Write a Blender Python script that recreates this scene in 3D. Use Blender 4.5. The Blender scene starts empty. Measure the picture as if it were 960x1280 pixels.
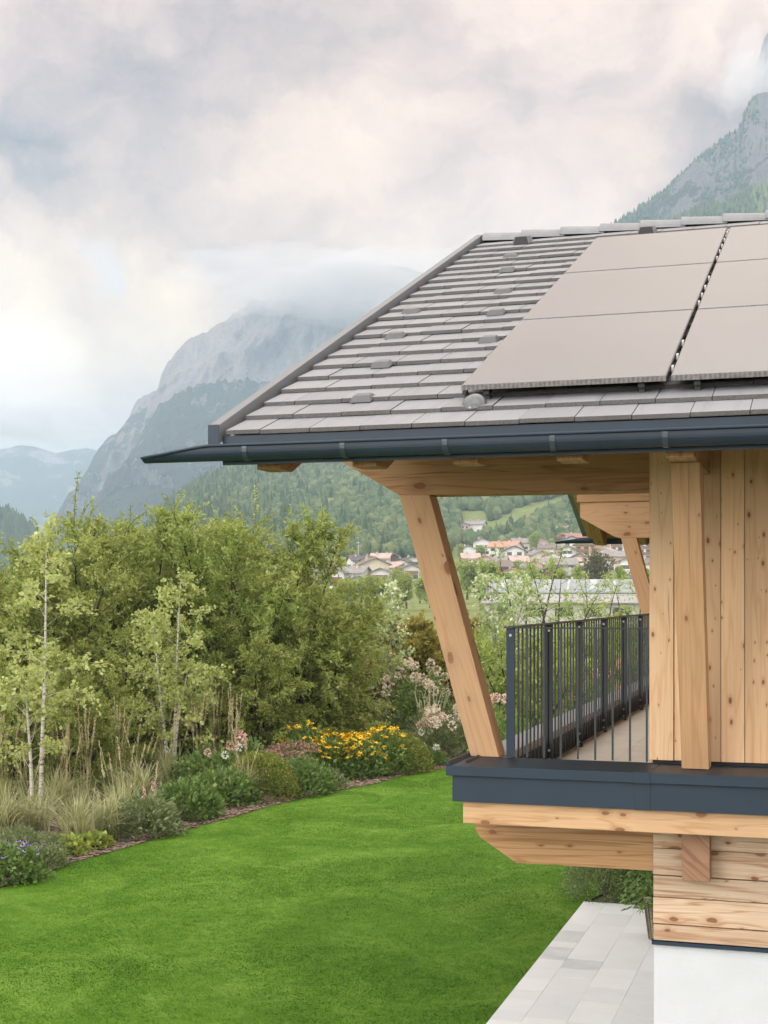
import bpy, math, random
import numpy as np
from mathutils import Vector, Matrix, noise as mnoise

SC = bpy.context.scene
COL = SC.collection
# ---------------------------------------------------------------- camera calibration (metres; camera stands at x=y=0)
F_PX, CX, HY, ZC = 1744.0, 480.0, 746.0, 4.3
TH = math.atan(554.0 / F_PX)
CT, ST = math.cos(TH), math.sin(TH)

def fan(a, d):                       # lateral metres / forward metres -> world x, y
    return a * CT - d * ST, a * ST + d * CT

def ray(u, v):
    a = (u - CX) / F_PX
    return (a * CT - ST, a * ST + CT, (HY - v) / F_PX)

def PD(u, v, d):
    r = ray(u, v)
    return (r[0] * d, r[1] * d, ZC + r[2] * d)

def PZ(u, v, z=0.0):                 # the point of height z seen there
    r = ray(u, v)
    return PD(u, v, (z - ZC) / r[2])

# ---------------------------------------------------------------- mesh helpers
WLOC = {}

class MB:
    def __init__(self, seed=1):
        self.v, self.f, self.uv, self.var = [], [], [], []
        self.r = random.Random(seed)

    def add(self, verts, faces, grain=None, var=None):
        b = len(self.v)
        self.v += [tuple(p) for p in verts]
        o1, o2 = self.r.uniform(0, 50), self.r.uniform(0, 50)
        vv = self.r.random() if var is None else var
        g = Vector(grain).normalized() if grain is not None else Vector((1, 0, 0))
        V = [Vector(p) for p in verts]
        for fc in faces:
            self.f.append([b + i for i in fc])
            self.var.append(vv)
            n = Vector((0, 0, 0))
            for i in range(len(fc)):
                p, q = V[fc[i]], V[fc[(i + 1) % len(fc)]]
                n += p.cross(q)
            n = n.normalized() if n.length > 1e-9 else Vector((0, 0, 1))
            t = n.cross(g)
            if t.length < 0.35:      # end grain
                t = n.orthogonal().normalized(); s = n.cross(t) * 0.3
            else:
                t.normalize(); s = g
            self.uv.append([(V[i].dot(s) + o1, V[i].dot(t) + o2) for i in fc])

    def hexa(self, c, grain=None, var=None):     # c: 4 bottom (ccw) + 4 top
        self.add(c, [(0, 3, 2, 1), (4, 5, 6, 7), (0, 1, 5, 4), (1, 2, 6, 5), (2, 3, 7, 6), (3, 0, 4, 7)], grain, var)

    def box(self, x0, x1, y0, y1, z0, z1, grain=None, var=None):
        self.hexa([(x0, y0, z0), (x1, y0, z0), (x1, y1, z0), (x0, y1, z0),
                   (x0, y0, z1), (x1, y0, z1), (x1, y1, z1), (x0, y1, z1)], grain, var)

    def prism(self, poly, axis, a0, a1, grain=None, var=None):   # poly = 2-D outline in the other two axes
        def P(p, a):
            return {'x': (a, p[0], p[1]), 'y': (p[0], a, p[1]), 'z': (p[0], p[1], a)}[axis]
        n = len(poly)
        vs = [P(p, a0) for p in poly] + [P(p, a1) for p in poly]
        fs = [tuple(range(n)), tuple(range(2 * n - 1, n - 1, -1))]
        fs += [(i, n + i, n + (i + 1) % n, (i + 1) % n) for i in range(n)]
        self.add(vs, fs, grain, var)

    def tube(self, pts, rad, n=6, var=None, cap=True):
        pts = [Vector(p) for p in pts]
        vs, fs = [], []
        side = None
        for i, p in enumerate(pts):
            t = (pts[min(i + 1, len(pts) - 1)] - pts[max(i - 1, 0)])
            t = t.normalized() if t.length > 1e-9 else Vector((0, 0, 1))
            if side is None:
                side = t.orthogonal().normalized()
            side = (side - t * side.dot(t))
            side = side.normalized() if side.length > 1e-6 else t.orthogonal().normalized()
            up = t.cross(side)
            r = rad[i] if hasattr(rad, '__len__') else rad
            for k in range(n):
                a = 2 * math.pi * k / n
                vs.append(p + side * (math.cos(a) * r) + up * (math.sin(a) * r))
        for i in range(len(pts) - 1):
            for k in range(n):
                fs.append((i * n + k, i * n + (k + 1) % n, (i + 1) * n + (k + 1) % n, (i + 1) * n + k))
        if cap:
            fs.append(tuple(range(n - 1, -1, -1)))
            fs.append(tuple((len(pts) - 1) * n + k for k in range(n)))
        self.add(vs, fs, (pts[-1] - pts[0]), var)

    def build(self, name, mat, parent=None, bevel=0.0, smooth=False, world=True, fixn=True):
        off = Vector((0, 0, 0))
        if parent is not None and world:
            off = WLOC.get(parent.name, Vector((0, 0, 0)))
        me = bpy.data.meshes.new(name)
        me.from_pydata([tuple(Vector(p) - off) for p in self.v], [], self.f)
        uvl = me.uv_layers.new(name='UVMap')
        uvl.data.foreach_set('uv', np.array([c for fc in self.uv for c in fc], dtype=np.float32).ravel())
        at = me.attributes.new('var', 'FLOAT', 'FACE')
        at.data.foreach_set('value', np.array(self.var, dtype=np.float32))
        if fixn:
            import bmesh
            bm = bmesh.new(); bm.from_mesh(me)
            bmesh.ops.recalc_face_normals(bm, faces=bm.faces)
            bm.to_mesh(me); bm.free()
        me.materials.append(mat)
        if smooth:
            me.polygons.foreach_set('use_smooth', [True] * len(me.polygons))
        o = bpy.data.objects.new(name, me)
        COL.objects.link(o)
        if parent is not None:
            o.parent = parent
            WLOC[o.name] = off
        if bevel > 0:
            m = o.modifiers.new('bevel', 'BEVEL'); m.width = bevel; m.segments = 2
            m.limit_method = 'ANGLE'; m.angle_limit = math.radians(40)
        return o

def np_mesh(name, V, F, mat, var=None, parent=None, smooth=False):
    """V (n,3), F (m,k) of one polygon size; var per face."""
    V = np.asarray(V, dtype=np.float32); F = np.asarray(F, dtype=np.int32)
    me = bpy.data.meshes.new(name)
    me.vertices.add(len(V)); me.vertices.foreach_set('co', V.ravel())
    k = F.shape[1]
    me.loops.add(F.size); me.loops.foreach_set('vertex_index', F.ravel())
    me.polygons.add(len(F))
    me.polygons.foreach_set('loop_start', np.arange(0, F.size, k, dtype=np.int32))
    if smooth:
        me.polygons.foreach_set('use_smooth', np.ones(len(F), dtype=bool))
    if var is not None:
        at = me.attributes.new('var', 'FLOAT', 'FACE')
        at.data.foreach_set('value', np.asarray(var, dtype=np.float32))
    me.update(calc_edges=True)
    me.materials.append(mat)
    o = bpy.data.objects.new(name, me)
    COL.objects.link(o)
    if parent is not None:
        o.parent = parent
    return o

def tag(o, label=None, cat=None, group=None, kind=None):
    if label: o['label'] = label
    if cat: o['category'] = cat
    if group: o['group'] = group
    if kind: o['kind'] = kind
    return o

def thing(name, label, cat, loc=(0, 0, 0), rotz=0.0, group=None):
    o = bpy.data.objects.new(name, None)
    o.empty_display_size = 0.3
    COL.objects.link(o)
    o.location = loc; o.rotation_euler = (0, 0, rotz)
    WLOC[o.name] = Vector(loc)
    return tag(o, label, cat, group)

def dup(root, loc, rotz=0.0, scale=1.0, label=None, group=None):
    r = root.copy(); COL.objects.link(r)
    r.location = loc; r.rotation_euler = (0, 0, rotz)
    r.scale = (scale,) * 3 if not hasattr(scale, '__len__') else scale
    if label: r['label'] = label
    if group: r['group'] = group
    for ch in list(root.children):
        c = ch.copy(); COL.objects.link(c); c.parent = r
        for g in ch.children:
            d = g.copy(); COL.objects.link(d); d.parent = c
    return r

# ---------------------------------------------------------------- node helpers
class NB:
    def __init__(self, tree):
        self.t = tree; self.n = tree.nodes; self.l = tree.links

    def node(self, ty, ins=None, **props):
        nd = self.n.new(ty)
        for k, v in props.items():
            setattr(nd, k, v)
        for k, v in (ins or {}).items():
            s = nd.inputs[k]
            if isinstance(v, bpy.types.NodeSocket):
                self.l.new(v, s)
            else:
                s.default_value = v
        return nd

    def math(self, op, a, b=0.0, c=0.0, clamp=False):
        nd = self.node('ShaderNodeMath', {0: a, 1: b, 2: c}, operation=op)
        nd.use_clamp = clamp
        return nd.outputs[0]

    def vmath(self, op, a, b=(0, 0, 0), scale=None):
        nd = self.node('ShaderNodeVectorMath', {0: a, 1: b}, operation=op)
        if scale is not None:
            nd.inputs['Scale'].default_value = scale
        return nd.outputs['Value'] if op in ('LENGTH', 'DISTANCE', 'DOT_PRODUCT') else nd.outputs[0]

    def noise(self, vec, scale, detail=3.0, rough=0.55, dist=0.0, dims='3D', out=0):
        nd = self.node('ShaderNodeTexNoise', {'Scale': scale, 'Detail': detail, 'Roughness': rough, 'Distortion': dist},
                       noise_dimensions=dims)
        if vec is not None:
            self.l.new(vec, nd.inputs['Vector'])
        return nd.outputs[out]

    def ramp(self, fac, stops, interp='LINEAR'):
        nd = self.node('ShaderNodeValToRGB', {0: fac})
        cr = nd.color_ramp; cr.interpolation = interp
        while len(cr.elements) < len(stops):
            cr.elements.new(0.5)
        for e, (p, c) in zip(cr.elements, stops):
            e.position = p
            e.color = tuple(c) + (1,) if len(c) == 3 else c
        return nd.outputs[0]

    def mix(self, fac, a, b, blend='MIX'):
        nd = self.n.new('ShaderNodeMix'); nd.data_type = 'RGBA'; nd.blend_type = blend
        for s, v in ((nd.inputs[0], fac), (nd.inputs[6], a), (nd.inputs[7], b)):
            if isinstance(v, bpy.types.NodeSocket):
                self.l.new(v, s)
            elif hasattr(v, '__len__') and len(v) == 3:
                s.default_value = tuple(v) + (1,)
            else:
                s.default_value = v
        return nd.outputs[2]

    def maprange(self, v, a, b, c=0.0, d=1.0, smooth=False):
        nd = self.node('ShaderNodeMapRange', {0: v, 1: a, 2: b, 3: c, 4: d})
        nd.interpolation_type = 'SMOOTHSTEP' if smooth else 'LINEAR'
        return nd.outputs[0]

def new_mat(name):
    m = bpy.data.materials.new(name); m.use_nodes = True
    nb = NB(m.node_tree)
    nb.n.clear()
    out = nb.node('ShaderNodeOutputMaterial')
    return m, nb, out

def principled(nb, out, color, rough=0.6, spec=0.5, bump=None, bump_str=0.2, bump_dist=0.01, **ins):
    p = nb.node('ShaderNodeBsdfPrincipled')
    def put(k, v):
        s = p.inputs[k]
        if isinstance(v, bpy.types.NodeSocket):
            nb.l.new(v, s)
        elif hasattr(v, '__len__') and len(v) == 3 and s.type == 'RGBA':
            s.default_value = tuple(v) + (1,)
        else:
            s.default_value = v
    put('Base Color', color); put('Roughness', rough); put('Specular IOR Level', spec)
    for k, v in ins.items():
        put(k.replace('_', ' '), v)
    if bump is not None:
        b = nb.node('ShaderNodeBump', {'Height': bump, 'Strength': bump_str, 'Distance': bump_dist})
        nb.l.new(b.outputs[0], p.inputs['Normal'])
    nb.l.new(p.outputs[0], out.inputs['Surface'])
    return p

def attr(nb, name='var'):
    return nb.node('ShaderNodeAttribute', attribute_name=name).outputs['Fac']

def geo_pos(nb):
    return nb.node('ShaderNodeNewGeometry').outputs['Position']

def scaled(nb, vec, s):
    return nb.vmath('MULTIPLY', vec, s)

# ---------------------------------------------------------------- materials
def wood(name, light, mid, dark, knot=(0.19, 0.075, 0.03), knots=0.5, grain=1.0, rough=0.62, vary=0.25, ks=1.0, kr=1.0):
    m, nb, out = new_mat(name)
    uv = nb.node('ShaderNodeUVMap', uv_map='UVMap').outputs[0]
    var = attr(nb)
    # knots
    kv = scaled(nb, uv, (2.6 * ks, 5.2 * ks, 0))
    kw = nb.noise(scaled(nb, uv, (14, 14, 0)), 1.0, 2, out=1)
    kv2 = nb.vmath('ADD', kv, nb.vmath('SCALE', nb.vmath('SUBTRACT', kw, (.5, .5, .5)), scale=0.10))
    vo = nb.node('ShaderNodeTexVoronoi', {'Vector': kv2, 'Scale': 1.0, 'Randomness': 1.0}, voronoi_dimensions='2D')
    dist = vo.outputs['Distance']
    rc = nb.node('ShaderNodeSeparateColor', {0: vo.outputs['Color']})
    has = nb.math('LESS_THAN', rc.outputs[0], knots)
    rad = nb.math('MULTIPLY_ADD', nb.math('POWER', rc.outputs[1], 2.5), 0.11 * kr, 0.026 * kr)
    rel = nb.math('DIVIDE', dist, rad)
    kmask = nb.math('MULTIPLY', nb.maprange(rel, 0.75, 1.15, 1, 0, True), has)
    halo = nb.math('MULTIPLY', nb.maprange(rel, 0.9, 3.2, 1, 0, True), has)
    # grain runs round the knots
    sp = nb.node('ShaderNodeSeparateXYZ', {0: uv})
    warp = nb.noise(scaled(nb, uv, (0.9, 4.5, 0)), 1.0, 3)
    t2 = nb.math('ADD', nb.math('MULTIPLY_ADD', warp, 0.055, sp.outputs[1]), nb.math('MULTIPLY', halo, 0.02))
    gv = nb.node('ShaderNodeCombineXYZ', {0: nb.math('MULTIPLY', sp.outputs[0], 1.1), 1: nb.math('MULTIPLY', t2, 95.0), 2: 0.0}).outputs[0]
    fine = nb.noise(gv, 1.0, 3, 0.6)
    big = nb.noise(scaled(nb, uv, (0.55, 7.5, 0)), 1.0, 2, 0.5, 0.6)
    rings = nb.math('PINGPONG', nb.math('MULTIPLY_ADD', t2, 9.0, nb.math('MULTIPLY', big, 11.0)), 1.0)
    ringm = nb.maprange(rings, 0.55, 1.0, 0, 1, True)
    g = nb.math('ADD', nb.math('MULTIPLY', nb.maprange(fine, 0.35, 0.75), 0.55 * grain), nb.math('MULTIPLY', ringm, 0.44 * grain))
    col = nb.ramp(g, [(0.0, light), (0.45, mid), (1.0, dark)])
    tone = nb.noise(scaled(nb, uv, (0.8, 3.0, 0)), 1.0, 3)
    col = nb.mix(nb.maprange(tone, 0.4, 0.75, 0, 0.35), col, mid)
    col = nb.mix(nb.math('MULTIPLY', halo, 0.45), col, dark)
    krg = nb.math('MULTIPLY', nb.math('PINGPONG', rel, 0.18), 2.2)
    col = nb.mix(kmask, col, nb.mix(krg, knot, dark))
    # drying checks along the grain, and slow stains over the surface
    chk = nb.noise(nb.node('ShaderNodeCombineXYZ', {0: nb.math('MULTIPLY', sp.outputs[0], 0.7), 1: nb.math('MULTIPLY', t2, 34.0), 2: 3.0}).outputs[0], 1.0, 1.5, 0.5)
    col = nb.mix(nb.maprange(chk, 0.70, 0.74, 0, 0.55), col, knot)
    stain = nb.noise(scaled(nb, uv, (0.45, 1.4, 0)), 1.0, 5, 0.65)
    col = nb.mix(nb.maprange(stain, 0.5, 0.78, 0, 0.38), col, nb.mix(0.5, dark, (0.33, 0.27, 0.22)))
    tint = nb.maprange(var, 0, 1, 1.0 - vary, 1.0 + vary * 0.5)
    wv_ = nb.node('ShaderNodeTexWhiteNoise', {'W': nb.math('MULTIPLY', var, 91.7)}, noise_dimensions='1D').outputs[0]
    col = nb.mix(nb.math('MULTIPLY', wv_, min(0.5, vary * 1.6)), col, nb.mix(1.0, col, (1.0, 0.86, 0.76), 'MULTIPLY'))
    col = nb.mix(1.0, col, nb.node('ShaderNodeCombineXYZ', {0: tint, 1: tint, 2: tint}).outputs[0], 'MULTIPLY')
    h = nb.math('SUBTRACT', nb.math('MULTIPLY', fine, 0.5), nb.math('MULTIPLY', kmask, 0.3))
    principled(nb, out, col, rough, 0.3, h, 0.25, 0.004)
    return m

def plain(name, color, rough=0.6, spec=0.5, mott=0.12, scale=6.0, bump=0.0, bscale=60.0, bdist=0.003, **kw):
    m, nb, out = new_mat(name)
    p = geo_pos(nb)
    n = nb.noise(p, scale, 5, 0.6)
    c1 = tuple(c * (1 - mott) for c in color); c2 = tuple(min(1, c * (1 + mott)) for c in color)
    col = nb.ramp(n, [(0.3, c1), (0.7, c2)])
    var = attr(nb)
    b = nb.noise(p, bscale, 4, 0.6) if bump > 0 else None
    principled(nb, out, col, rough, spec, b, bump, bdist, **kw)
    return m

def foliage(name, dark, mid, light, trans=0.4, rough=0.5, clump=1.2):
    m, nb, out = new_mat(name)
    var = attr(nb)
    n = nb.noise(geo_pos(nb), clump, 2)
    k = nb.math('ADD', nb.math('MULTIPLY', var, 0.65), nb.maprange(n, 0.3, 0.7, -0.1, 0.4))
    col = nb.ramp(k, [(0.05, dark), (0.5, mid), (0.95, light)])
    p = principled(nb, out, col, rough, 0.35)
    tr = nb.node('ShaderNodeBsdfTranslucent')
    nb.l.new(nb.mix(0.5, col, (light[0] * 1.3, light[1] * 1.3, light[2] * 0.8)), tr.inputs[0])
    mx = nb.node('ShaderNodeMixShader', {0: trans})
    nb.l.new(p.outputs[0], mx.inputs[1]); nb.l.new(tr.outputs[0], mx.inputs[2])
    nb.l.new(mx.outputs[0], out.inputs['Surface'])
    return m

M = {}
M['plank'] = wood('facade planks', (0.71, 0.505, 0.315), (0.64, 0.415, 0.235), (0.46, 0.26, 0.12), knots=0.62, grain=0.8, vary=0.28, ks=2.1, kr=1.0)
M['beam'] = wood('oiled beam wood', (0.42, 0.25, 0.12), (0.355, 0.195, 0.087), (0.235, 0.115, 0.045), knots=0.65, vary=0.12, grain=1.25, kr=1.5)
M['strut'] = wood('oiled strut wood', (0.50, 0.305, 0.165), (0.44, 0.255, 0.130), (0.33, 0.175, 0.085), knots=0.65, vary=0.08, grain=0.85, kr=1.2)
M['log'] = wood('weathered log wood', (0.60, 0.47, 0.345), (0.53, 0.385, 0.26), (0.36, 0.20, 0.11), knots=0.85, vary=0.26, grain=1.35, ks=1.25, kr=1.7)
M['rim'] = wood('oiled rim beam wood', (0.55, 0.36, 0.205), (0.49, 0.30, 0.155), (0.36, 0.19, 0.085), knots=0.65, vary=0.1, grain=1.1, ks=1.5, kr=1.3)
M['endgrain'] = wood('end grain wood', (0.36, 0.21, 0.13), (0.31, 0.17, 0.10), (0.22, 0.11, 0.065), knots=0.05, vary=0.1, grain=1.4)
M['soffit'] = wood('soffit boards', (0.50, 0.30, 0.15), (0.43, 0.25, 0.12), (0.32, 0.16, 0.07), knots=0.3)
M['metal'] = plain('anthracite sheet metal', (0.010, 0.024, 0.042), 0.48, 0.4, 0.10, 3.0, 0.05, 25.0)
M['gutter'] = plain('anthracite gutter metal', (0.010, 0.021, 0.034), 0.50, 0.4, 0.2, 2.0)
M['verge'] = plain('grey verge metal', (0.140, 0.146, 0.158), 0.45, 0.5, 0.05, 2.0)
M['rail'] = plain('dark railing metal', (0.020, 0.026, 0.032), 0.45, 0.5, 0.08, 4.0)
M['bracket'] = plain('gutter bracket metal', (0.024, 0.036, 0.046), 0.35, 0.5, 0.1, 6.0)
M['bolt'] = plain('galvanised bolt', (0.45, 0.45, 0.46), 0.35, 0.5, 0.05)
M['black'] = plain('black plastic', (0.012, 0.012, 0.013), 0.55, 0.4, 0.05)
M['coping'] = plain('light grey coping sheet', (0.36, 0.36, 0.37), 0.5, 0.5, 0.05, 2.0)
M['plaster'] = plain('white plaster', (0.55, 0.56, 0.58), 0.9, 0.2, 0.03, 3.0, 0.8, 95.0, 0.006)
M['clear'] = plain('clear acrylic dome', (0.085, 0.088, 0.092), 0.12, 0.8, 0.3, 30.0)

def tile_mat():
    m, nb, out = new_mat('grey concrete tiles')
    p = geo_pos(nb); var = attr(nb)
    sp = nb.noise(p, 260.0, 2, 0.7); bg = nb.noise(p, 3.0, 4)
    k = nb.math('ADD', nb.math('MULTIPLY', sp, 0.50), nb.math('ADD', nb.math('MULTIPLY', var, 0.20), nb.math('MULTIPLY', bg, 0.25)))
    up = nb.node('ShaderNodeSeparateXYZ', {0: nb.node('ShaderNodeNewGeometry').outputs['True Normal']}).outputs[2]
    col = nb.ramp(k, [(0.25, (0.172, 0.174, 0.186)), (0.75, (0.268, 0.269, 0.286))])
    edge = nb.ramp(nb.noise(p, 150.0, 3, 0.7), [(0.35, (0.030, 0.026, 0.024)), (0.7, (0.105, 0.093, 0.088))])
    col = nb.mix(nb.math('LESS_THAN', up, 0.6), col, edge)  # riser shade put into the colour: front edges darker than the tops
    li = nb.noise(p, 34.0, 3, 0.7)
    col = nb.mix(nb.maprange(li, 0.68, 0.74, 0, 0.5), col, (0.34, 0.335, 0.30))
    st = nb.noise(scaled(nb, p, (9.0, 0.7, 0.7)), 1.0, 4, 0.6)
    col = nb.mix(nb.maprange(st, 0.52, 0.75, 0, 0.40), col, (0.105, 0.10, 0.10))
    principled(nb, out, col, 0.55, 0.5, sp, 0.3, 0.004)
    return m
M['tile'] = tile_mat()
M['ridge'] = plain('grey ridge tiles', (0.205, 0.205, 0.215), 0.5, 0.5, 0.1, 8.0, 0.2, 200.0)
M['vent'] = plain('grey snow stop metal', (0.095, 0.093, 0.097), 0.4, 0.5, 0.1, 8.0)

def panel_mat():
    m, nb, out = new_mat('solar glass')
    p = geo_pos(nb)
    n = nb.noise(scaled(nb, p, (0.6, 0.5, 0.5)), 1.0, 4, 0.6)
    dirt = nb.noise(p, 9.0, 5, 0.65)
    k = nb.math('ADD', nb.math('MULTIPLY', n, 0.6), nb.math('MULTIPLY', dirt, 0.4))
    col = nb.ramp(k, [(0.35, (0.088, 0.090, 0.101)), (0.65, (0.111, 0.113, 0.126))])
    principled(nb, out, col, 0.24, 0.75, nb.noise(p, 1.2, 2), 0.02, 0.01)
    return m
M['panel'] = panel_mat()

def ribbed_edge():
    m, nb, out = new_mat('panel frame edge')
    p = geo_pos(nb)
    sx = nb.node('ShaderNodeSeparateXYZ', {0: p})
    w = nb.math('SINE', nb.math('MULTIPLY', sx.outputs[0], 210.0))
    n = nb.noise(p, 40.0, 3)
    col = nb.ramp(nb.math('ADD', nb.math('MULTIPLY', w, 0.15), n), [(0.35, (0.055, 0.048, 0.044)), (0.65, (0.14, 0.125, 0.115))])
    principled(nb, out, col, 0.45, 0.5)
    return m
M['pframe'] = ribbed_edge()

def paver_mat():
    m, nb, out = new_mat('light stone slabs')
    p = geo_pos(nb); var = attr(nb)
    n = nb.noise(p, 2.2, 5, 0.65, 0.8); s = nb.noise(p, 70.0, 4, 0.7)
    vein = nb.math('ABSOLUTE', nb.math('SUBTRACT', nb.noise(p, 1.6, 4, 0.6, 1.5), 0.5))
    k = nb.math('ADD', nb.math('ADD', nb.math('MULTIPLY', n, 0.45), nb.math('MULTIPLY', s, 0.25)), nb.math('MULTIPLY', var, 0.6))
    col = nb.ramp(k, [(0.25, (0.38, 0.385, 0.395)), (0.5, (0.60, 0.603, 0.61)), (0.95, (0.74, 0.74, 0.74))])
    col = nb.mix(nb.maprange(vein, 0.0, 0.012, 0.35, 0.0), col, (0.68, 0.67, 0.65))
    principled(nb, out, col, 0.7, 0.35, s, 0.35, 0.004)
    return m
M['paver'] = paver_mat()
M['joint'] = plain('sand joint', (0.58, 0.57, 0.55), 0.9, 0.2, 0.1, 20.0)
M['terrace'] = plain('beige terrace tiles', (0.80, 0.775, 0.73), 0.6, 0.4, 0.06, 4.0, 0.2, 80.0)

M['lf_hedge'] = foliage('hornbeam leaves', (0.085, 0.118, 0.024), (0.275, 0.325, 0.080), (0.520, 0.560, 0.220), 0.45, clump=.9)
M['lf_hedge2'] = foliage('hornbeam leaves fresh', (0.080, 0.120, 0.024), (0.260, 0.330, 0.080), (0.500, 0.570, 0.215), 0.45, clump=.9)
M['lf_maple'] = foliage('field maple leaves', (0.099, 0.102, 0.023), (0.247, 0.223, 0.049), (0.446, 0.371, 0.099))
M['lf_birch'] = foliage('birch leaves', (0.200, 0.245, 0.070), (0.400, 0.450, 0.160), (0.640, 0.670, 0.320), 0.42)
M['lf_white'] = foliage('whitebeam leaves', (0.140, 0.223, 0.074), (0.330, 0.454, 0.181), (0.800, 0.800, 0.627), 0.3)
M['lf_locust'] = foliage('locust leaves', (0.124, 0.190, 0.033), (0.272, 0.371, 0.091), (0.478, 0.561, 0.173), 0.4)
M['lf_dark'] = foliage('purple maple leaves', (0.049, 0.053, 0.026), (0.140, 0.132, 0.074), (0.214, 0.198, 0.116))
M['lf_box'] = foliage('box leaves', (0.091, 0.116, 0.017), (0.206, 0.239, 0.040), (0.355, 0.380, 0.091), 0.2, clump=5)
M['lf_green'] = foliage('perennial leaves', (0.055, 0.105, 0.024), (0.140, 0.225, 0.060), (0.270, 0.370, 0.125), 0.3, clump=4)
M['lf_grey'] = foliage('grey green leaves', (0.075, 0.110, 0.044), (0.175, 0.225, 0.095), (0.320, 0.365, 0.190), 0.3, clump=4)
M['lf_lime'] = foliage('lime leaves', (0.148, 0.198, 0.033), (0.314, 0.380, 0.083), (0.528, 0.577, 0.181), 0.3, clump=4)
M['lf_sedum'] = foliage('sedum heads', (0.181, 0.099, 0.074), (0.346, 0.198, 0.157), (0.544, 0.346, 0.281), 0.15, clump=6)
M['blade'] = foliage('ornamental grass blades', (0.120, 0.155, 0.060), (0.340, 0.360, 0.185), (0.660, 0.630, 0.430), 0.35, clump=3)
M['straw'] = foliage('dry grass plumes', (0.360, 0.285, 0.165), (0.560, 0.470, 0.310), (0.740, 0.650, 0.470), 0.3, clump=3)
M['pampas'] = foliage('pale plumes', (0.40, 0.36, 0.25), (0.58, 0.54, 0.40), (0.72, 0.68, 0.55), 0.3)
M['yellow'] = foliage('yellow petals', (0.62, 0.36, 0.010), (0.80, 0.50, 0.015), (0.86, 0.62, 0.03), 0.2)
M['cream'] = foliage('cream petals', (0.56, 0.40, 0.34), (0.74, 0.62, 0.52), (0.84, 0.78, 0.68), 0.25, clump=5)
M['pink'] = foliage('pink petals', (0.52, 0.25, 0.24), (0.70, 0.42, 0.40), (0.80, 0.58, 0.54), 0.2)
M['white'] = foliage('white petals', (0.70, 0.68, 0.64), (0.82, 0.80, 0.76), (0.88, 0.87, 0.84), 0.2)
M['violet'] = foliage('violet petals', (0.24, 0.16, 0.50), (0.40, 0.28, 0.68), (0.56, 0.46, 0.80), 0.2)
M['seed'] = plain('dark flower centre', (0.03, 0.015, 0.008), 0.8, 0.2)
M['bark'] = plain('grey brown bark', (0.115, 0.095, 0.075), 0.85, 0.2, 0.3, 12.0, 0.4, 60.0)
M['darkbark'] = plain('dark bark', (0.060, 0.050, 0.040), 0.85, 0.2, 0.3, 12.0)
M['palebark'] = plain('pale grey bark', (0.30, 0.27, 0.23), 0.8, 0.2, 0.25, 14.0)

def birch_bark():
    m, nb, out = new_mat('white birch bark')
    p = geo_pos(nb)
    n = nb.noise(scaled(nb, p, (5, 5, 22)), 1.0, 3, 0.6)
    col = nb.ramp(n, [(0.36, (0.09, 0.075, 0.06)), (0.46, (0.46, 0.42, 0.37)), (0.7, (0.64, 0.61, 0.56))])
    principled(nb, out, col, 0.7, 0.3)
    return m
M['birch'] = birch_bark()

def wicker_mat():
    m, nb, out = new_mat('wicker')
    p = geo_pos(nb)
    z = nb.node('ShaderNodeSeparateXYZ', {0: p}).outputs[2]
    w = nb.math('SINE', nb.math('MULTIPLY', z, 260.0))
    col = nb.ramp(nb.math('MULTIPLY_ADD', w, 0.35, nb.noise(p, 40.0, 3)), [(0.2, (0.10, 0.075, 0.05)), (0.8, (0.42, 0.35, 0.25))])
    principled(nb, out, col, 0.75, 0.25, w, 0.6, 0.01)
    return m
M['wicker'] = wicker_mat()

def lawn_mat(name, c1, c2, c3):
    m, nb, out = new_mat(name)
    p = geo_pos(nb)
    a = nb.noise(scaled(nb, p, (1, 0.8, 0)), 0.75, 6, 0.68, 1.0); b = nb.noise(scaled(nb, p, (1, 1, 0)), 4.5, 5, 0.7)
    f = attr(nb)
    k = nb.math('ADD', nb.math('ADD', nb.math('MULTIPLY', a, 0.75), nb.math('MULTIPLY', b, 0.45)), nb.math('MULTIPLY_ADD', f, 0.08, -0.09))
    col = nb.ramp(k, [(0.36, c1), (0.55, c2), (0.76, c3)])
    q = principled(nb, out, col, 0.75, 0.08)
    return m
M['lawn'] = lawn_mat('lawn', (0.046, 0.114, 0.008), (0.077, 0.166, 0.013), (0.150, 0.252, 0.036))

def mulch_mat():
    m, nb, out = new_mat('bark mulch')
    p = geo_pos(nb)
    n = nb.noise(p, 30.0, 5, 0.75); b = nb.noise(p, 1.5, 3)
    col = nb.ramp(nb.math('ADD', nb.math('MULTIPLY', n, 0.8), nb.math('MULTIPLY', b, 0.2)),
                  [(0.3, (0.06, 0.042, 0.030)), (0.55, (0.17, 0.12, 0.09)), (0.8, (0.32, 0.25, 0.20))])
    principled(nb, out, col, 0.9, 0.2, n, 0.6, 0.02)
    return m
M['mulch'] = mulch_mat()
M['chip'] = plain('bark chips', (0.26, 0.185, 0.145), 0.9, 0.2, 0.45, 25.0)
# ================================================================ THE HOUSE
house = thing('alpine_house', 'timber clad alpine house with grey tiled roof, balcony and white plastered ground floor', 'house', (-0.4, 12.0, 0.0))
SL = 0.4175                                           # roof slope (rise / run)
YE, ZE, YR, YB = 8.45, 5.365, 15.8, 23.15             # eave line, ridge, back eave
XL, XR = -3.80, 4.2
def zt(y):
    return ZE + SL * (y - YE) if y <= YR else ZE + SL * (2 * YR - y - YE)
def XU(u, Y, v=700):
    r = ray(u, v); return r[0] / r[1] * Y
Xg, Yg, Zg = (1, 0, 0), (0, 1, 0), (0, 0, 1)

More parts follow.
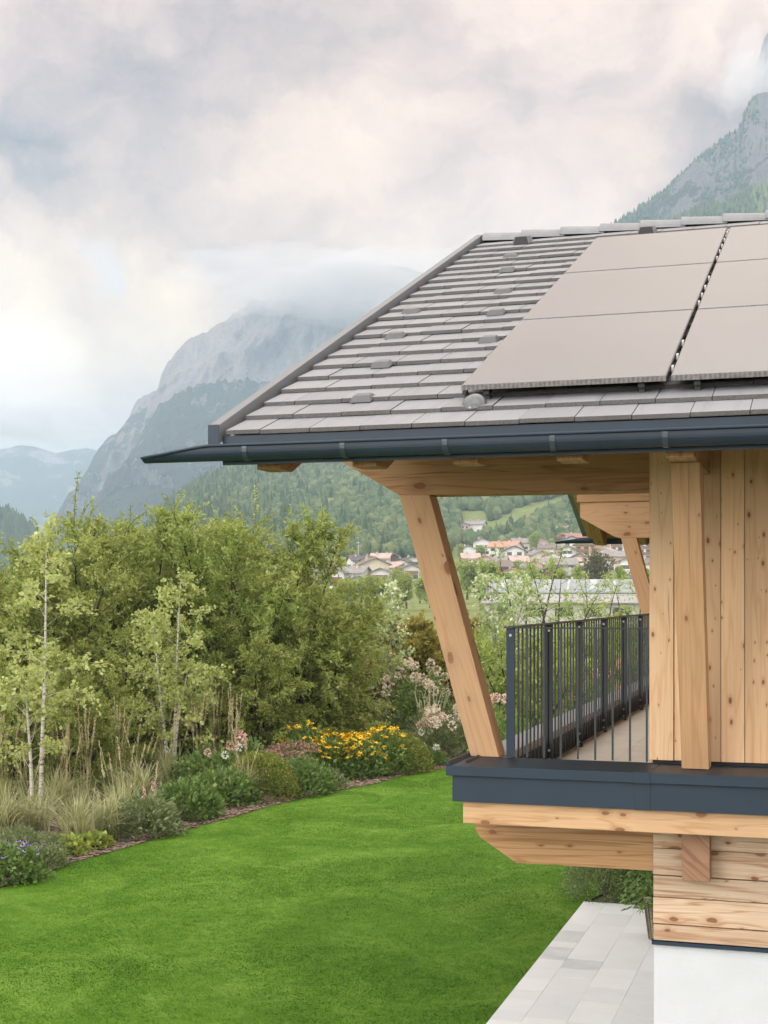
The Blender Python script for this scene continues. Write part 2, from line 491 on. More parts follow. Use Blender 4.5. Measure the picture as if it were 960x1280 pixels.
# walls
b = MB(3)
b.box(-1.222, 4.0, 10.445, 22.0, -0.05, 1.735)
b.build('plaster_wall', M['plaster'], house)
b = MB(4)
zz = [1.765, 1.886, 2.085, 2.246, 2.446, 2.66]
for i in range(5):
    o = [0.0, 0.012, 0.004, 0.010, 0.0][i]
    x = -1.227 + [0.004, 0, 0.003, 0, 0.002][i]
    cuts = [x, 1.3 + 0.4 * (i % 3), 4.0]
    for k in range(2):
        b.box(cuts[k] + (0.002 if k else 0), cuts[k + 1], 10.417 + o, 10.62, zz[i] + 0.003, zz[i + 1] - 0.003, Xg)
b.build('log_wall', M['log'], house, bevel=0.006)
b = MB(5)
b.box(-1.234, 4.0, 10.400, 10.66, 1.737, 1.763)
b.build('drip_flashing', M['metal'], house)
b = MB(6)
b.box(-1.232, 4.0, 10.455, 21.9, 2.66, 5.70)
b.build('wall_backing', M['black'], house)
b = MB(71)
b.box(-1.25, -1.076, 10.402, 10.45, 3.098, 5.95, Zg, 0.8)
x = -1.073
while x < 3.9:
    b.box(x + 0.0015, x + 0.1655, 10.417 + b.r.uniform(0, 0.003), 10.45, 3.098, 5.95, Zg)
    x += 0.168
for k in range(70):                                   # side wall planks
    y = 10.46 + k * 0.165
    b.box(-1.25, -1.2335, y, y + 0.162, 2.66, 5.95, Zg)
b.build('plank_wall', M['plank'], house, bevel=0.003)

# balcony: slab, parapet, coping, rim beam
b = MB(8)
b.box(-2.612, 4.0, 9.872, 9.93, 2.805, 2.997)
b.box(-2.612, -2.56, 9.931, 22.0, 2.805, 2.997)
b.box(-1.288, -1.178, 9.8685, 9.90, 2.803, 2.996)
b.build('balcony_fascia', M['metal'], house, bevel=0.002)
b = MB(9)
b.box(-2.65, -1.262, 9.83, 10.46, 2.998, 3.071)
b.box(-1.2585, 4.0, 9.83, 10.455, 2.998, 3.071)
b.box(-1.29, -1.175, 9.826, 10.40, 2.995, 3.0745)    # overlapping joint sleeve
b.prism([(-2.6525, 3.0725), (-2.6525, 3.098), (-2.635, 3.098), (-2.615, 3.0725)], 'y', 9.84, 10.60)
b.prism([(-2.56, 3.0725), (-2.552, 3.09), (-2.53, 3.0725)], 'y', 10.05, 10.435)
b.build('coping', M['metal'], house, bevel=0.004)
b = MB(10)
b.box(-2.65, -2.385, 10.462, 22.0, 2.998, 3.069)
b.build('side_coping', M['coping'], house, bevel=0.004)
b = MB(11)
b.box(-2.558, -2.384, 10.47, 22.0, 2.64, 2.996)
b.box(-2.38, -1.255, 10.455, 22.0, 2.64, 2.78)
b.build('balcony_slab', M['black'], house)
b = MB(12)
y = 10.47
while y < 21.9:
    b.box(-2.378, -1.82, y, min(21.95, y + 0.597), 2.781, 2.83)
    b.box(-1.816, -1.255, y, min(21.95, y + 0.597), 2.781, 2.83)
    y += 0.6
b.build('balcony_floor', M['terrace'], house)
b = MB(13)
b.box(-2.547, 4.0, 9.93, 10.10, 2.64, 2.8035, Xg, 0.9)
b.box(-2.547, -2.40, 10.101, 22.0, 2.64, 2.8035, Yg, 0.6)
b.build('rim_beam', M['rim'], house, bevel=0.004)
b = MB(14)
b.prism([(-2.58, 2.637), (-2.58, 2.505), (-2.545, 2.45), (-2.263, 2.27), (-1.2, 2.27), (-1.2, 2.637)], 'y', 10.45, 10.66, Xg, 0.8)
b.build('corbel', M['beam'], house, bevel=0.004)
b = MB(15)
b.prism([(10.25, 2.637), (10.25, 2.39), (10.282, 2.245), (10.41, 2.245), (10.41, 2.637)], 'x', -1.002, -0.804, Yg, 0.6)
b.build('corbel', M['endgrain'], house, bevel=0.005)

# beams and struts
b = MB(16)
b.prism([(-3.83, 5.60), (-3.83, 5.46), (-3.20, 5.095), (-1.2, 5.088), (-1.2, 5.72), (-3.83, 5.72)], 'y', 10.489, 10.73, Xg, 0.7)
b.build('eave_beam', M['beam'], house, bevel=0.005)
b = MB(17)
b.prism([(-3.56, 5.727), (-3.56, 5.497), (-3.067, 5.213), (-2.97, 5.181), (-1.2, 5.181), (-1.2, 5.727)], 'y', 21.0, 21.24, Xg, 0.95)
b.build('eave_beam', M['strut'], house, bevel=0.005)
b = MB(18)
b.prism([(8.88, 5.46), (8.88, 5.42), (9.30, 5.19), (10.40, 5.19), (10.40, 5.70), (9.45, 5.70)], 'x', -1.0, -0.815, Yg, 0.3)
b.build('cantilever_beam', M['endgrain'], house, bevel=0.004)
b = MB(19)
b.box(-3.75, -1.2, 10.50, 10.70, 5.7215, 5.84, Xg)
b.build('purlin', M['beam'], house)
b = MB(191)
b.box(-3.60, -1.2, 20.95, 21.15, 5.7285, 5.84, Xg)
b.build('purlin', M['beam'], house)
b = MB(20)
b.prism([(-2.617, 3.0725), (-2.392, 3.0725), (-2.945, 5.091), (-3.19, 5.095)], 'y', 10.44, 10.66, (-0.575, 0, 2.02), 0.8)
b.build('strut', M['strut'], house, bevel=0.005)
b = MB(29)
b.prism([(-2.375, 3.07), (-2.15, 3.07), (-2.715, 5.179), (-2.945, 5.179)], 'y', 21.0, 21.2, (-0.575, 0, 2.02), 0.85)
b.build('strut', M['strut'], house, bevel=0.005)
b = MB(57)
b.prism([(10.13, 3.074), (10.345, 3.074), (9.60, 5.188), (9.385, 5.188)], 'x', -0.99, -0.80, (0, -0.745, 2.115), 0.9)
b.build('strut', M['strut'], house, bevel=0.005)

# roof: deck is the part, its pieces hang below it
b = MB(23)
for i in range(60):                                    # soffit boards run across the rafters
    for back in (0, 1):
        y0, y1 = 8.50 + i * 0.1216, 8.50 + (i + 1) * 0.1216 - 0.004
        if back:
            y0, y1 = 2 * YR - y1, 2 * YR - y0
        z0, z1 = zt(y0) - 0.04, zt(y1) - 0.04
        b.hexa([(XL + 0.02, y0, z0 - 0.08), (XR, y0, z0 - 0.08), (XR, y1, z1 - 0.08), (XL + 0.02, y1, z1 - 0.08),
                (XL + 0.02, y0, z0), (XR, y0, z0), (XR, y1, z1), (XL + 0.02, y1, z1)], Xg)
roof = b.build('roof', M['soffit'], house)
NC, PITCH, TW = 22, 0.327, 0.345
b = b_ = MB(24); bk = MB(241)
for i in range(NC):
    y0 = YE + i * PITCH
    y1 = min(y0 + 0.37, YR - 0.02)
    off = (0.0, 0.172)[i % 2] + 0.02 * math.sin(i * 2.3)
    x = -3.78
    first = True
    while x < XR:
        w = (TW - 0.10 + off * 0.55) if first else TW
        x1 = min(x + w - 0.0025, XR + 0.05)
        first = False
        for back in (0, 1):
            if back and (x > -1.0):
                continue
            b = bk if back else b_
            j = b.r.uniform(-0.003, 0.004); v = b.r.random()
            za, zb = zt(y0) + j, zt(y1) - 0.035 + j
            ya, yb = y0, y1
            if back:
                ya, yb = 2 * YR - y0, 2 * YR - y1
            t = 0.031
            c = [(x, ya, za), (x1, ya, za), (x1, yb, zb), (x, yb, zb), (x, ya, za + t), (x1, ya, za + t), (x1, yb, zb + t), (x, yb, zb + t)]
            b.hexa(c, None, v)
        x += w
b_.build('tile_covering', M['tile'], roof, bevel=0.004)
bk.build('tile_covering', M['tile'], roof)
b = MB(25)
prof = [(8.42, 5.303), (8.42, 5.43), (YR, 8.511), (2 * YR - 8.42, 5.43), (2 * YR - 8.42, 5.303), (YR, 8.384)]
b.prism(prof, 'x', -3.889, -3.815)
b.build('verge_flashing', M['verge'], roof, bevel=0.004)
b = MB(26)
b.box(-3.891, -3.813, 8.414, 8.4195, 5.30, 5.433)
b.build('verge_cap', M['metal'], roof, bevel=0.001)
b = MB(27)
x = -3.79; k = 0
while x < XR:
    n = 10
    x1 = x + 0.50
    ra, rb = (0.128, 0.112)
    vs, fs = [], []
    for (xx, r, dz) in ((x, ra, 0.02), (x1, rb, 0.0)):
        for j in range(n + 1):
            a = math.pi * j / n
            vs.append((xx, YR - 0.005 + math.cos(a) * r * 1.05, 8.385 + dz + math.sin(a) * r * 0.92))
    for j in range(n):
        fs.append((j, j + 1, n + 1 + j + 1, n + 1 + j))
    fs.append(tuple(range(n, -1, -1))); fs.append(tuple(range(n + 1, 2 * n + 2)))
    b.add(vs, fs, None, b.r.random())
    x += 0.45
b.build('ridge_tile', M['ridge'], roof, bevel=0.006, fixn=True)

def vent_bump(x, y, dark=False):
    w, h, l = (0.13, 0.055, 0.10) if not dark else (0.17, 0.10, 0.16)
    q = MB(30)
    z = lambda yy: zt(yy) + 0.012
    q.hexa([(x - w * .62, y, z(y)), (x + w * .62, y, z(y)), (x + w * .62, y + l + .06, z(y + l + .06)), (x - w * .62, y + l + .06, z(y + l + .06)),
            (x - w * .42, y + .02, z(y) + h), (x + w * .42, y + .02, z(y) + h), (x + w * .42, y + l, z(y + l) + h * .75), (x - w * .42, y + l, z(y + l) + h * .75)])
    o = q.build('vent_tile', M['vent'], roof, bevel=0.008)
    if dark:
        q = MB(31)
        q.hexa([(x - w * .50, y - .003, z(y) + .008), (x + w * .50, y - .003, z(y) + .008), (x + w * .50, y + .03, z(y) + .008), (x - w * .50, y + .03, z(y) + .008),
                (x - w * .36, y + .012, z(y) + h * .9), (x + w * .36, y + .012, z(y) + h * .9), (x + w * .36, y + .03, z(y) + h * .9), (x - w * .36, y + .03, z(y) + h * .9)])
        q.build('vent_opening', M['black'], roof)
for (x, y) in ((-3.191, 14.38), (-3.048, 13.60), (-2.847, 12.50), (-2.699, 11.60), (-2.524, 10.60), (-3.542, 11.87), (-3.395, 10.93), (-3.207, 9.98), (-3.049, 9.05)):
    vent_bump(x, y)
for (x, y) in ((-3.251, 15.26), (-1.87, 15.25)):
    vent_bump(x, y, True)
q = MB(32)                                            # clear dome on the second course
vs, fs = [], []
for i in range(6):
    a = math.pi / 2 * i / 5
    for j in range(14):
        t = 2 * math.pi * j / 14
        yy = 8.84 + math.sin(t) * .075 * math.cos(a)
        vs.append((-2.19 + math.cos(t) * .085 * math.cos(a), yy, zt(yy) + 0.02 + math.sin(a) * .075))
for i in range(5):
    for j in range(14):
        fs.append((i * 14 + j, i * 14 + (j + 1) % 14, (i + 1) * 14 + (j + 1) % 14, (i + 1) * 14 + j))
q.add(vs, fs); q.build('roof_dome', M['clear'], roof, smooth=True)

b0 = MB(33)
for k in range(12):
    x = -3.62 + 0.672 * k
    pl = [(8.6, zt(8.6) - 0.122), (8.6, 5.147), (8.83, 5.147), (YR, zt(YR) - 0.377), (YR, zt(YR) - 0.122)]
    q = MB(40 + k)
    q.prism(pl, 'x', x, x + 0.165, (0, 1, SL))
    q.prism([(2 * YR - p[0], p[1]) for p in pl], 'x', x, x + 0.165, (0, -1, SL))
    if x < 0.9:
        q.build('rafter', M['beam'], roof, bevel=0.003)
    else:
        q.build('rafter', M['beam'], roof)
b = MB(34)
b.box(-3.808, 4.15, 8.466, 8.49, 5.17, 5.362)
b.build('eave_fascia', M['metal'], roof)
b = MB(341)
b.box(-3.70, 4.15, 2 * YR - 8.49, 2 * YR - 8.466, 5.17, 5.362)
b.build('eave_fascia', M['metal'], roof)

def gutter(yc, sgn):
    q = MB(35)
    r, z0, hh = 0.062, 5.252, 0.035
    secs = [(-4.344, 5.220), (-4.20, 5.2395), (-4.05, 5.262), (-3.93, 5.279), (-3.86, 5.286), (4.2, 5.287)]
    n = 12
    def arc(ztop, rr):
        pts = []
        full = ztop >= z0
        a0 = math.pi if full else math.pi + math.asin(max(0, min(1, (z0 - ztop) / rr)))
        a1 = 3 * math.pi - a0
        for i in range(n + 1):
            a = a0 + (a1 - a0) * i / n
            pts.append((yc + sgn * -math.cos(a) * rr * -1, z0 + math.sin(a) * rr))
        if full:
            pts = [(pts[0][0], ztop)] + pts + [(pts[-1][0], ztop)]
        else:
            pts = [pts[0]] + pts + [pts[-1]]
        return pts
    vs, fs = [], []
    m = n + 3
    for (x, zp) in secs:
        for rr in (r, r - 0.003):
            vs += [(x, y, z) for (y, z) in arc(zp, rr)]
    for s in range(len(secs) - 1):
        o, p = s * 2 * m, (s + 1) * 2 * m
        for i in range(m - 1):
            fs.append((o + i, o + i + 1, p + i + 1, p + i))
            fs.append((o + m + i, p + m + i, p + m + i + 1, o + m + i + 1))
        for i in (0, m - 1):
            fs.append((o + i, p + i, p + m + i, o + m + i))
    for s in (0, len(secs) - 1):
        o = s * 2 * m
        for i in range(m - 1):
            fs.append((o + i, o + m + i, o + m + i + 1, o + i + 1))
    q.add(vs, fs)
    o0 = q.build('gutter', M['gutter'], house, smooth=False)
    q = MB(36)
    pts = [(x, arc(zp, r)[-1 if sgn > 0 else 0][0] if sgn > 0 else arc(zp, r)[-1][0], zp) for (x, zp) in secs]
    return o0, arc, secs
g1, arc1, secs1 = gutter(8.405, 1)
for g_, yc, sg in ((g1, 8.405, -1),):
    q = MB(37)
    pts = []
    for (x, zp) in secs1:
        a = arc1(zp, 0.062)
        yf = min(p[0] for p in (a[0], a[-1]))
        pts.append((x, yf - 0.004, zp))
    q.tube(pts, [0.010] * len(pts), 8)
    q.build('gutter_bead', M['metal'], g1, smooth=True)
    for k in range(12):
        x = -3.60 + 0.672 * k
        q = MB(38)
        vs, fs = [], []
        for i, a in enumerate([math.radians(t) for t in range(160, 375, 15)]):
            for (xx, rr) in ((x - .017, .0625), (x + .017, .0625), (x + .017, .068), (x - .017, .068)):
                z = 5.252 + math.sin(a) * rr if math.sin(a) < 0 else 5.252 + math.sin(a) * rr * 1.9
                vs.append((xx, 8.405 + math.cos(a) * rr, z))
        for i in range(14):
            for j in range(4):
                fs.append((i * 4 + j, i * 4 + (j + 1) % 4, (i + 1) * 4 + (j + 1) % 4, (i + 1) * 4 + j))
        q.add(vs, fs)
        q.build('gutter_bracket', M['bracket'], g1)
g2, arc2, secs2 = gutter(2 * YR - 8.405, 1)

# railing
b = MB(61)
b.box(-2.362, -2.285, 10.455, 22.0, 4.058, 4.071)
b.box(-2.2855, -1.262, 10.478, 10.502, 4.0575, 4.069)
railing = b.build('railing', M['rail'], house, bevel=0.002)
b = MB(611)
b.box(-2.340, -2.298, 10.53, 22.0, 2.85, 2.866)
b.build('bottom_rail', M['rail'], railing, bevel=0.002)
b = MB(60)
b.box(-.007, .007, -.007, .007, 0, 1.188)
bal = b.build('baluster', M['rail'], railing, world=False)
hl = WLOC[house.name]
first = True
y = 10.646
while y < 21.9:
    o = bal if first else bal.copy()
    if not first:
        COL.objects.link(o)
    first = False
    o.location = Vector((-2.3195, y, 2.868)) - hl
    y += 0.156
b = MB(601)
b.box(-.007, .007, -.007, .007, 0, .984)
bal = b.build('baluster', M['rail'], railing, world=False)
for i, u in enumerate((659, 680, 701, 722.3, 744, 765.8, 787.5, 808.5)):
    o = bal if i == 0 else bal.copy()
    if i:
        COL.objects.link(o)
    o.location = Vector((XU(u, 10.49), 10.49, 3.0725)) - hl
for k in range(8):
    y = 10.49 + 1.56 * k
    b = MB(62)
    b.box(-2.346, -2.281, y - .007, y + .007, 3.0745 if k == 0 else 2.70, 4.0565)
    b.build('post', M['metal'] if k == 0 else M['rail'], railing, bevel=0.001)
    for z in ((4.005,) if k == 0 else (4.005, 2.96, 2.88)):
        b = MB(63)
        b.tube([(-2.3135, y - .013, z), (-2.3135, y - .0075, z)], 0.011, 10)
        b.build('bolt', M['bolt'], railing)
for u, z in ((700, 4.0), ):
    pass

# ---------------------------------------------------------------- solar panels, each one a thing lying on the roof
def on_plane(y, h):
    return zt(y) + h
PG = 'solar panels on the tiled roof slope'
names = [['solar panel at the bottom of the left column, overhanging the clear dome', 'middle solar panel of the left column, beside the bare tiles', 'topmost solar panel of the left column, below the ridge vent'],
         ['solar panel at the bottom of the right column, above the timber strut', 'middle solar panel of the right column, cut by the photo edge', 'topmost solar panel of the right column, just below the ridge']]
YRW = ((8.93, 10.805), (10.835, 12.68), (12.715, 14.585))
for ci, (x0, x1) in enumerate(((-2.302, -0.968), (-0.940, 0.394))):
    for ri, (y0, y1) in enumerate(YRW):
        yo = (y0 + y1) / 2
        t = thing('solar_panel', names[ci][ri], 'solar panel', (x0, y0, zt(y0)), 0, PG)
        def slab(q, xa, xb, ya, yb, ha, hb, grain=None):
            q.hexa([(xa, ya, zt(ya) + ha), (xb, ya, zt(ya) + ha), (xb, yb, zt(yb) + ha), (xa, yb, zt(yb) + ha),
                    (xa, ya, zt(ya) + hb), (xb, ya, zt(ya) + hb), (xb, yb, zt(yb) + hb), (xa, yb, zt(yb) + hb)])
        q = MB(70); slab(q, x0, x1, y0, y1, 0.095, 0.128); q.build('frame', M['pframe'], t, bevel=0.002)
        q = MB(71); slab(q, x0 + .007, x1 - .007, y0 + .004, y1 - .006, 0.1285, 0.1315); q.build('glass', M['panel'], t)
        for xr in (x0 + .16, x1 - .16):
            q = MB(72)
            slab(q, xr - .02, xr + .02, y0 + .03, y1 + (.02 if ri < 2 else -.03), 0.055, 0.094)
            for yy in (y0 + .06, (y0 + y1) / 2, y1 - .12):
                slab(q, xr - .018, xr + .018, yy, yy + .04, 0.0, 0.055)
            q.build('mounting_rail', M['black'], t)
        if ci == 0:
            for k in range((3, 4, 5)[ri]):
                q = MB(73)
                yy = y0 + .25 + k * (y1 - y0 - .4) / 4.2 + .05 * math.sin(k * 5 + ri)
                slab(q, x1 + .005, x1 + .020, yy, yy + .028, 0.09, 0.125)
                q.build('clamp', M['bolt'], t)
        for k in range(4):
            q = MB(74)
            yy = y0 + .14 + k * (y1 - y0 - .3) / 3 + .05 * math.sin(k * 7 + ri)
            slab(q, x0 - .028 if ci == 0 else x1, x0 if ci == 0 else x1 + .028, yy, yy + .05, 0.03, 0.10)
            q.build('end_clip', M['black'], t)
# ================================================================ THE GARDEN
# soil sheet / patio / lawn
EDGE_PX = [(-120, 1150), (0, 1110), (47, 1095), (75, 1083), (150, 1062), (234, 1037), (300, 1019), (330, 1010), (399, 993), (459, 982), (501, 971), (530, 965), (575, 957), (660, 942), (760, 922)]
EDGE = [PZ(u, v)[:2] for u, v in EDGE_PX]
LAWN = EDGE + [(-3.0, 40.0), (-3.0, 20.6), (-3.262, 19.5), (-3.262, 3.0), (-16.0, 3.0)]
b = MB(80)
b.add([(x, y, 0.006) for x, y in LAWN], [tuple(range(len(LAWN)))])
lawn = b.build('lawn', M['lawn'], fixn=False); tag(lawn, 'short green lawn beside the house', 'lawn', kind='structure')
b = MB(81)
b.box(-3.25, -1.2, 3.0, 19.45, -0.05, 0.022)
pb = b.build('patio_bed', M['joint']); tag(pb, 'sand joints of the stone patio', 'patio', kind='structure')
b = MB(82)
cols = [-3.245, -2.925, -2.485, -2.055, -1.62, -1.21]
for c in range(5):
    y = 3.0 + b.r.uniform(-.5, 0)
    while y < 19.4:
        l = b.r.choice((0.28, 0.36, 0.44, 0.44, 0.60, 0.72))
        v = b.r.choice((0.15, 0.5, 0.55, 0.6, 0.65, 0.7, 0.8, 0.9))
        b.box(cols[c] + .001, cols[c + 1] - .001, max(3.0, y), min(19.44, y + l - .002), 0.0225, 0.04 + b.r.uniform(0, .002), None, v)
        y += l
pv = b.build('patio', M['paver'], bevel=0.0012); tag(pv, 'pale grey stone slab patio along the house', 'patio', kind='structure')

def inside(poly, x, y):
    n = len(poly); c = np.zeros(len(x), bool)
    for i in range(n):
        x1, y1 = poly[i]; x2, y2 = poly[(i + 1) % n]
        t = ((y1 > y) != (y2 > y)) & (x < (x2 - x1) * (y - y1) / (y2 - y1 + 1e-12) + x1)
        c ^= t
    return c

def view_filter(x, y, m=0.04):
    d = -ST * x + CT * y; a = CT * x + ST * y
    return (d > 5) & (np.abs(a) < d * (480 / F_PX + m))

def grass():
    rng = np.random.RandomState(5)
    N = 1200000
    x = rng.uniform(-17, -2.9, N); y = rng.uniform(9, 42, N)
    d = -ST * x + CT * y
    k = inside(LAWN, x, y) & view_filter(x, y, .14) & (rng.rand(N) < np.clip((17.0 / np.maximum(d, 5)) ** 1.3, 0, 1))
    x, y = x[k], y[k]; n = len(x)
    h = rng.uniform(.008, .019, n); w = rng.uniform(.007, .012, n)
    # mown sward leans in soft drifts
    fx = np.sin(x * 1.3 + 0.7 * np.sin(y * .9)) + .6 * np.sin(x * 3.1 + y * 2.2); fy = np.cos(y * 1.1 + .8 * np.sin(x * 1.2)) + .6 * np.cos(x * 2.3 - y * 2.9)
    lx = fx * .4 + rng.normal(0, .35, n); ly = fy * .4 + rng.normal(0, .35, n)
    az = rng.uniform(0, 6.283, n)
    V = np.zeros((n, 3, 3), np.float32)
    V[:, 0] = np.stack([x + np.cos(az) * w, y + np.sin(az) * w, np.full(n, .004)], 1)
    V[:, 1] = np.stack([x - np.cos(az) * w, y - np.sin(az) * w, np.full(n, .004)], 1)
    V[:, 2] = np.stack([x + lx * h, y + ly * h, h], 1)
    o = np_mesh('grass', V.reshape(-1, 3), np.arange(3 * n).reshape(n, 3), M['lawn'], rng.rand(n))
    tag(o, 'short mown grass blades of the lawn', 'grass', kind='stuff')
grass()

# mulch strip and chips
def edge_normal():
    E = np.array(EDGE); T = np.gradient(E, axis=0); T /= np.linalg.norm(T, axis=1)[:, None]
    return E, np.stack([-T[:, 1], T[:, 0]], 1)
E_, N_ = edge_normal()
b = MB(83)
vs = [(p[0] - n[0] * .02, p[1] - n[1] * .02, 0.012) for p, n in zip(E_, N_)] + [(p[0] + n[0] * 5.0, p[1] + n[1] * 5.0, 0.012) for p, n in zip(E_, N_)]
n_ = len(E_)
b.add(vs, [(i, i + 1, n_ + i + 1, n_ + i) for i in range(n_ - 1)])
o = b.build('mulch', M['mulch']); tag(o, 'brown bark mulch of the planting bed', 'flower bed', kind='structure')
def chips():
    rng = np.random.RandomState(8); n = 14000
    i = rng.randint(0, n_ - 1, n); t = rng.rand(n); s = rng.uniform(-.03, 2.6, n)
    P = E_[i] * (1 - t)[:, None] + E_[i + 1] * t[:, None] + (N_[i] * (1 - t)[:, None] + N_[i + 1] * t[:, None]) * s[:, None]
    L = rng.uniform(.02, .05, n); W = L * rng.uniform(.3, .6, n); az = rng.uniform(0, 6.28, n)
    a = np.stack([np.cos(az), np.sin(az)], 1); c = np.stack([-np.sin(az), np.cos(az)], 1)
    V = np.zeros((n, 4, 3), np.float32)
    for k, (e, f) in enumerate(((-1, -1), (1, -1), (1, 1), (-1, 1))):
        V[:, k, :2] = P + a * (L * e)[:, None] + c * (W * f)[:, None]
        V[:, k, 2] = .022 + rng.uniform(-.006, .02, n)
    o = np_mesh('bark_chips', V.reshape(-1, 3), np.arange(4 * n).reshape(n, 4), M['chip'], rng.rand(n))
    tag(o, 'loose bark chips scattered over the bed', 'mulch', kind='stuff')
chips()

# ---------------------------------------------------------------- leaves
class Leaves:
    def __init__(self, seed):
        self.r = np.random.RandomState(seed); self.P, self.D, self.L, self.W = [], [], [], []

    def add(self, P, D, L, wr=0.55):
        P = np.atleast_2d(np.asarray(P, float)); n = len(P)
        D = np.asarray(D, float) * np.ones((n, 1)); D = D / (np.linalg.norm(D, axis=1)[:, None] + 1e-9)
        L = np.asarray(L, float) * np.ones(n)
        self.P.append(P); self.D.append(D); self.L.append(L); self.W.append(L * wr * .5)

    def build(self, name, mat, parent=None, upbias=0.6, curl=0.12):
        P = np.concatenate(self.P); D = np.concatenate(self.D); L = np.concatenate(self.L)[:, None]; W = np.concatenate(self.W)[:, None]
        n = len(P)
        N = self.r.normal(0, 1, (n, 3)) + np.array([0, 0, upbias])
        S = np.cross(D, N); S /= np.linalg.norm(S, axis=1)[:, None] + 1e-9
        N = np.cross(S, D)
        V = np.zeros((n, 4, 3), np.float32)
        V[:, 0] = P; V[:, 1] = P + D * L * .45 + S * W + N * L * curl; V[:, 2] = P + D * L; V[:, 3] = P + D * L * .45 - S * W + N * L * curl
        return np_mesh(name, V.reshape(-1, 3), np.arange(4 * n).reshape(n, 4), mat, self.r.rand(n), parent)

def unit(v):
    return v / (np.linalg.norm(v) + 1e-9)

def tree(name, label, cat, loc, group=None, seed=1, H=6.0, stems=6, lean=1.6, start=.12, bn=14, blen=1.5, up0=.1, up1=1.0, droop=.10,
         twigs=12, tleaf=11, twl=.42, L=.10, wr=.55, leafmat=None, bark=None, r0=.06, shape=None, shoots=0, shoot_len=1.2, wob=.12, rotz=0.0,
         stem_az=None, base=.12, upb=.6, stem_h=None, tw_lo=.2, updir=.15):
    rng = np.random.RandomState(seed)
    t_ = thing(name, label, cat, loc, rotz, group)
    w = MB(seed); lv = Leaves(seed + 7)
    for s in range(stems):
        az = (stem_az[s] if stem_az else 2 * math.pi * (s + rng.uniform(-.3, .3)) / stems)
        hh = H * (stem_h[s] if stem_h else rng.uniform(.62, 1.0)) if stems > 1 else H
        ln = lean * (rng.uniform(.35, 1.0) if stems > 1 else .12)
        off = np.array([math.cos(az), math.sin(az), 0.0])
        pts, rad = [], []
        ph = rng.uniform(0, 6, 2)
        for i in range(10):
            t = i / 9
            p = off * (base + ln * t ** 1.35) + np.array([math.sin(t * 5 + ph[0]), math.cos(t * 6 + ph[1]), 0]) * wob * t + np.array([0, 0, hh * t])
            pts.append(p); rad.append(r0 * (1 - t) ** .85 + .006)
        w.tube(pts, rad, 7, cap=False)
        P = np.array(pts)
        def at(t):
            f = min(t * 9, 8.999); i = int(f); return P[i] * (1 - f + i) + P[i + 1] * (f - i)
        for k in range(bn):
            t = start + (1 - start) * (k + rng.rand()) / bn
            p = at(t); a = k * 2.4 + rng.uniform(-.5, .5) + az
            el = up0 + (up1 - up0) * t + rng.normal(0, .15)
            sh = shape(t) if shape else max(.25, math.sin(math.pi * min(1, .25 + .72 * t)) ** .7)
            ln_b = blen * sh * rng.uniform(.7, 1.25)
            d = np.array([math.cos(a) * math.cos(el), math.sin(a) * math.cos(el), math.sin(el)])
            bp = [p]
            for i in range(5):
                d = unit(d + np.array([0, 0, -droop]) + rng.normal(0, .10, 3))
                bp.append(bp[-1] + d * ln_b / 5)
            w.tube(bp, [max(.004, r0 * .32 * (1 - t * .6) * (1 - i / 5.6)) for i in range(6)], 3, cap=False)
            B = np.array(bp)
            for q in range(twigs):
                f = (tw_lo + (1 - tw_lo) * (q + rng.rand()) / twigs) * 5; i = min(4, int(f))
                o = B[i] * (1 - f + i) + B[i + 1] * (f - i)
                bd = unit(B[i + 1] - B[i])
                td = unit(bd * .7 + rng.normal(0, .62, 3) + np.array([0, 0, updir]))
                tl = twl * rng.uniform(.5, 1.15)
                j = (np.arange(tleaf) + rng.rand(tleaf)) / tleaf
                lp = o + td * (j * tl)[:, None] + rng.normal(0, .018, (tleaf, 3))
                lp[:, 2] -= (j ** 2) * tl * .18
                ld = td * .6 + rng.normal(0, .75, (tleaf, 3)) + np.array([0, 0, -.15])
                lv.add(lp, ld, L * rng.uniform(.6, 1.15, tleaf), wr)
        for k in range(shoots):
            t = rng.uniform(.78, 1.0); p = at(t)
            a = rng.uniform(0, 6.28); d = unit(np.array([math.cos(a) * .55, math.sin(a) * .55, 1.0]))
            sp = [p]; sl = shoot_len * rng.uniform(.5, 1.1)
            bend = rng.normal(0, .10, 3); bend[2] = -.07
            for i in range(6):
                d = unit(d + bend); sp.append(sp[-1] + d * sl / 6)
            w.tube(sp, [.008 * (1 - i / 7) + .002 for i in range(7)], 3, cap=False)
            S = np.array(sp); n = int(sl * 34)
            f = np.linspace(.6, 5.98, n); i = f.astype(int)
            lp = S[i] * (1 - f + i)[:, None] + S[np.minimum(i + 1, 6)] * (f - i)[:, None]
            lv.add(lp, rng.normal(0, .8, (n, 3)) + np.array([0, 0, .25]), L * rng.uniform(.6, 1.05, n), wr)
    w.build('trunk', M[bark or 'bark'], t_, world=False, fixn=False, smooth=True)
    lv.build('crown', M[leafmat], t_, upb)
    return t_

def G(u, d, z=0.0):                        # ground point straight below picture column u at distance d
    r = ray(u, HY); return (r[0] * d, r[1] * d, z)
def HT(v, d):                              # height of something whose top shows at row v
    return ZC + (HY - v) * d / F_PX

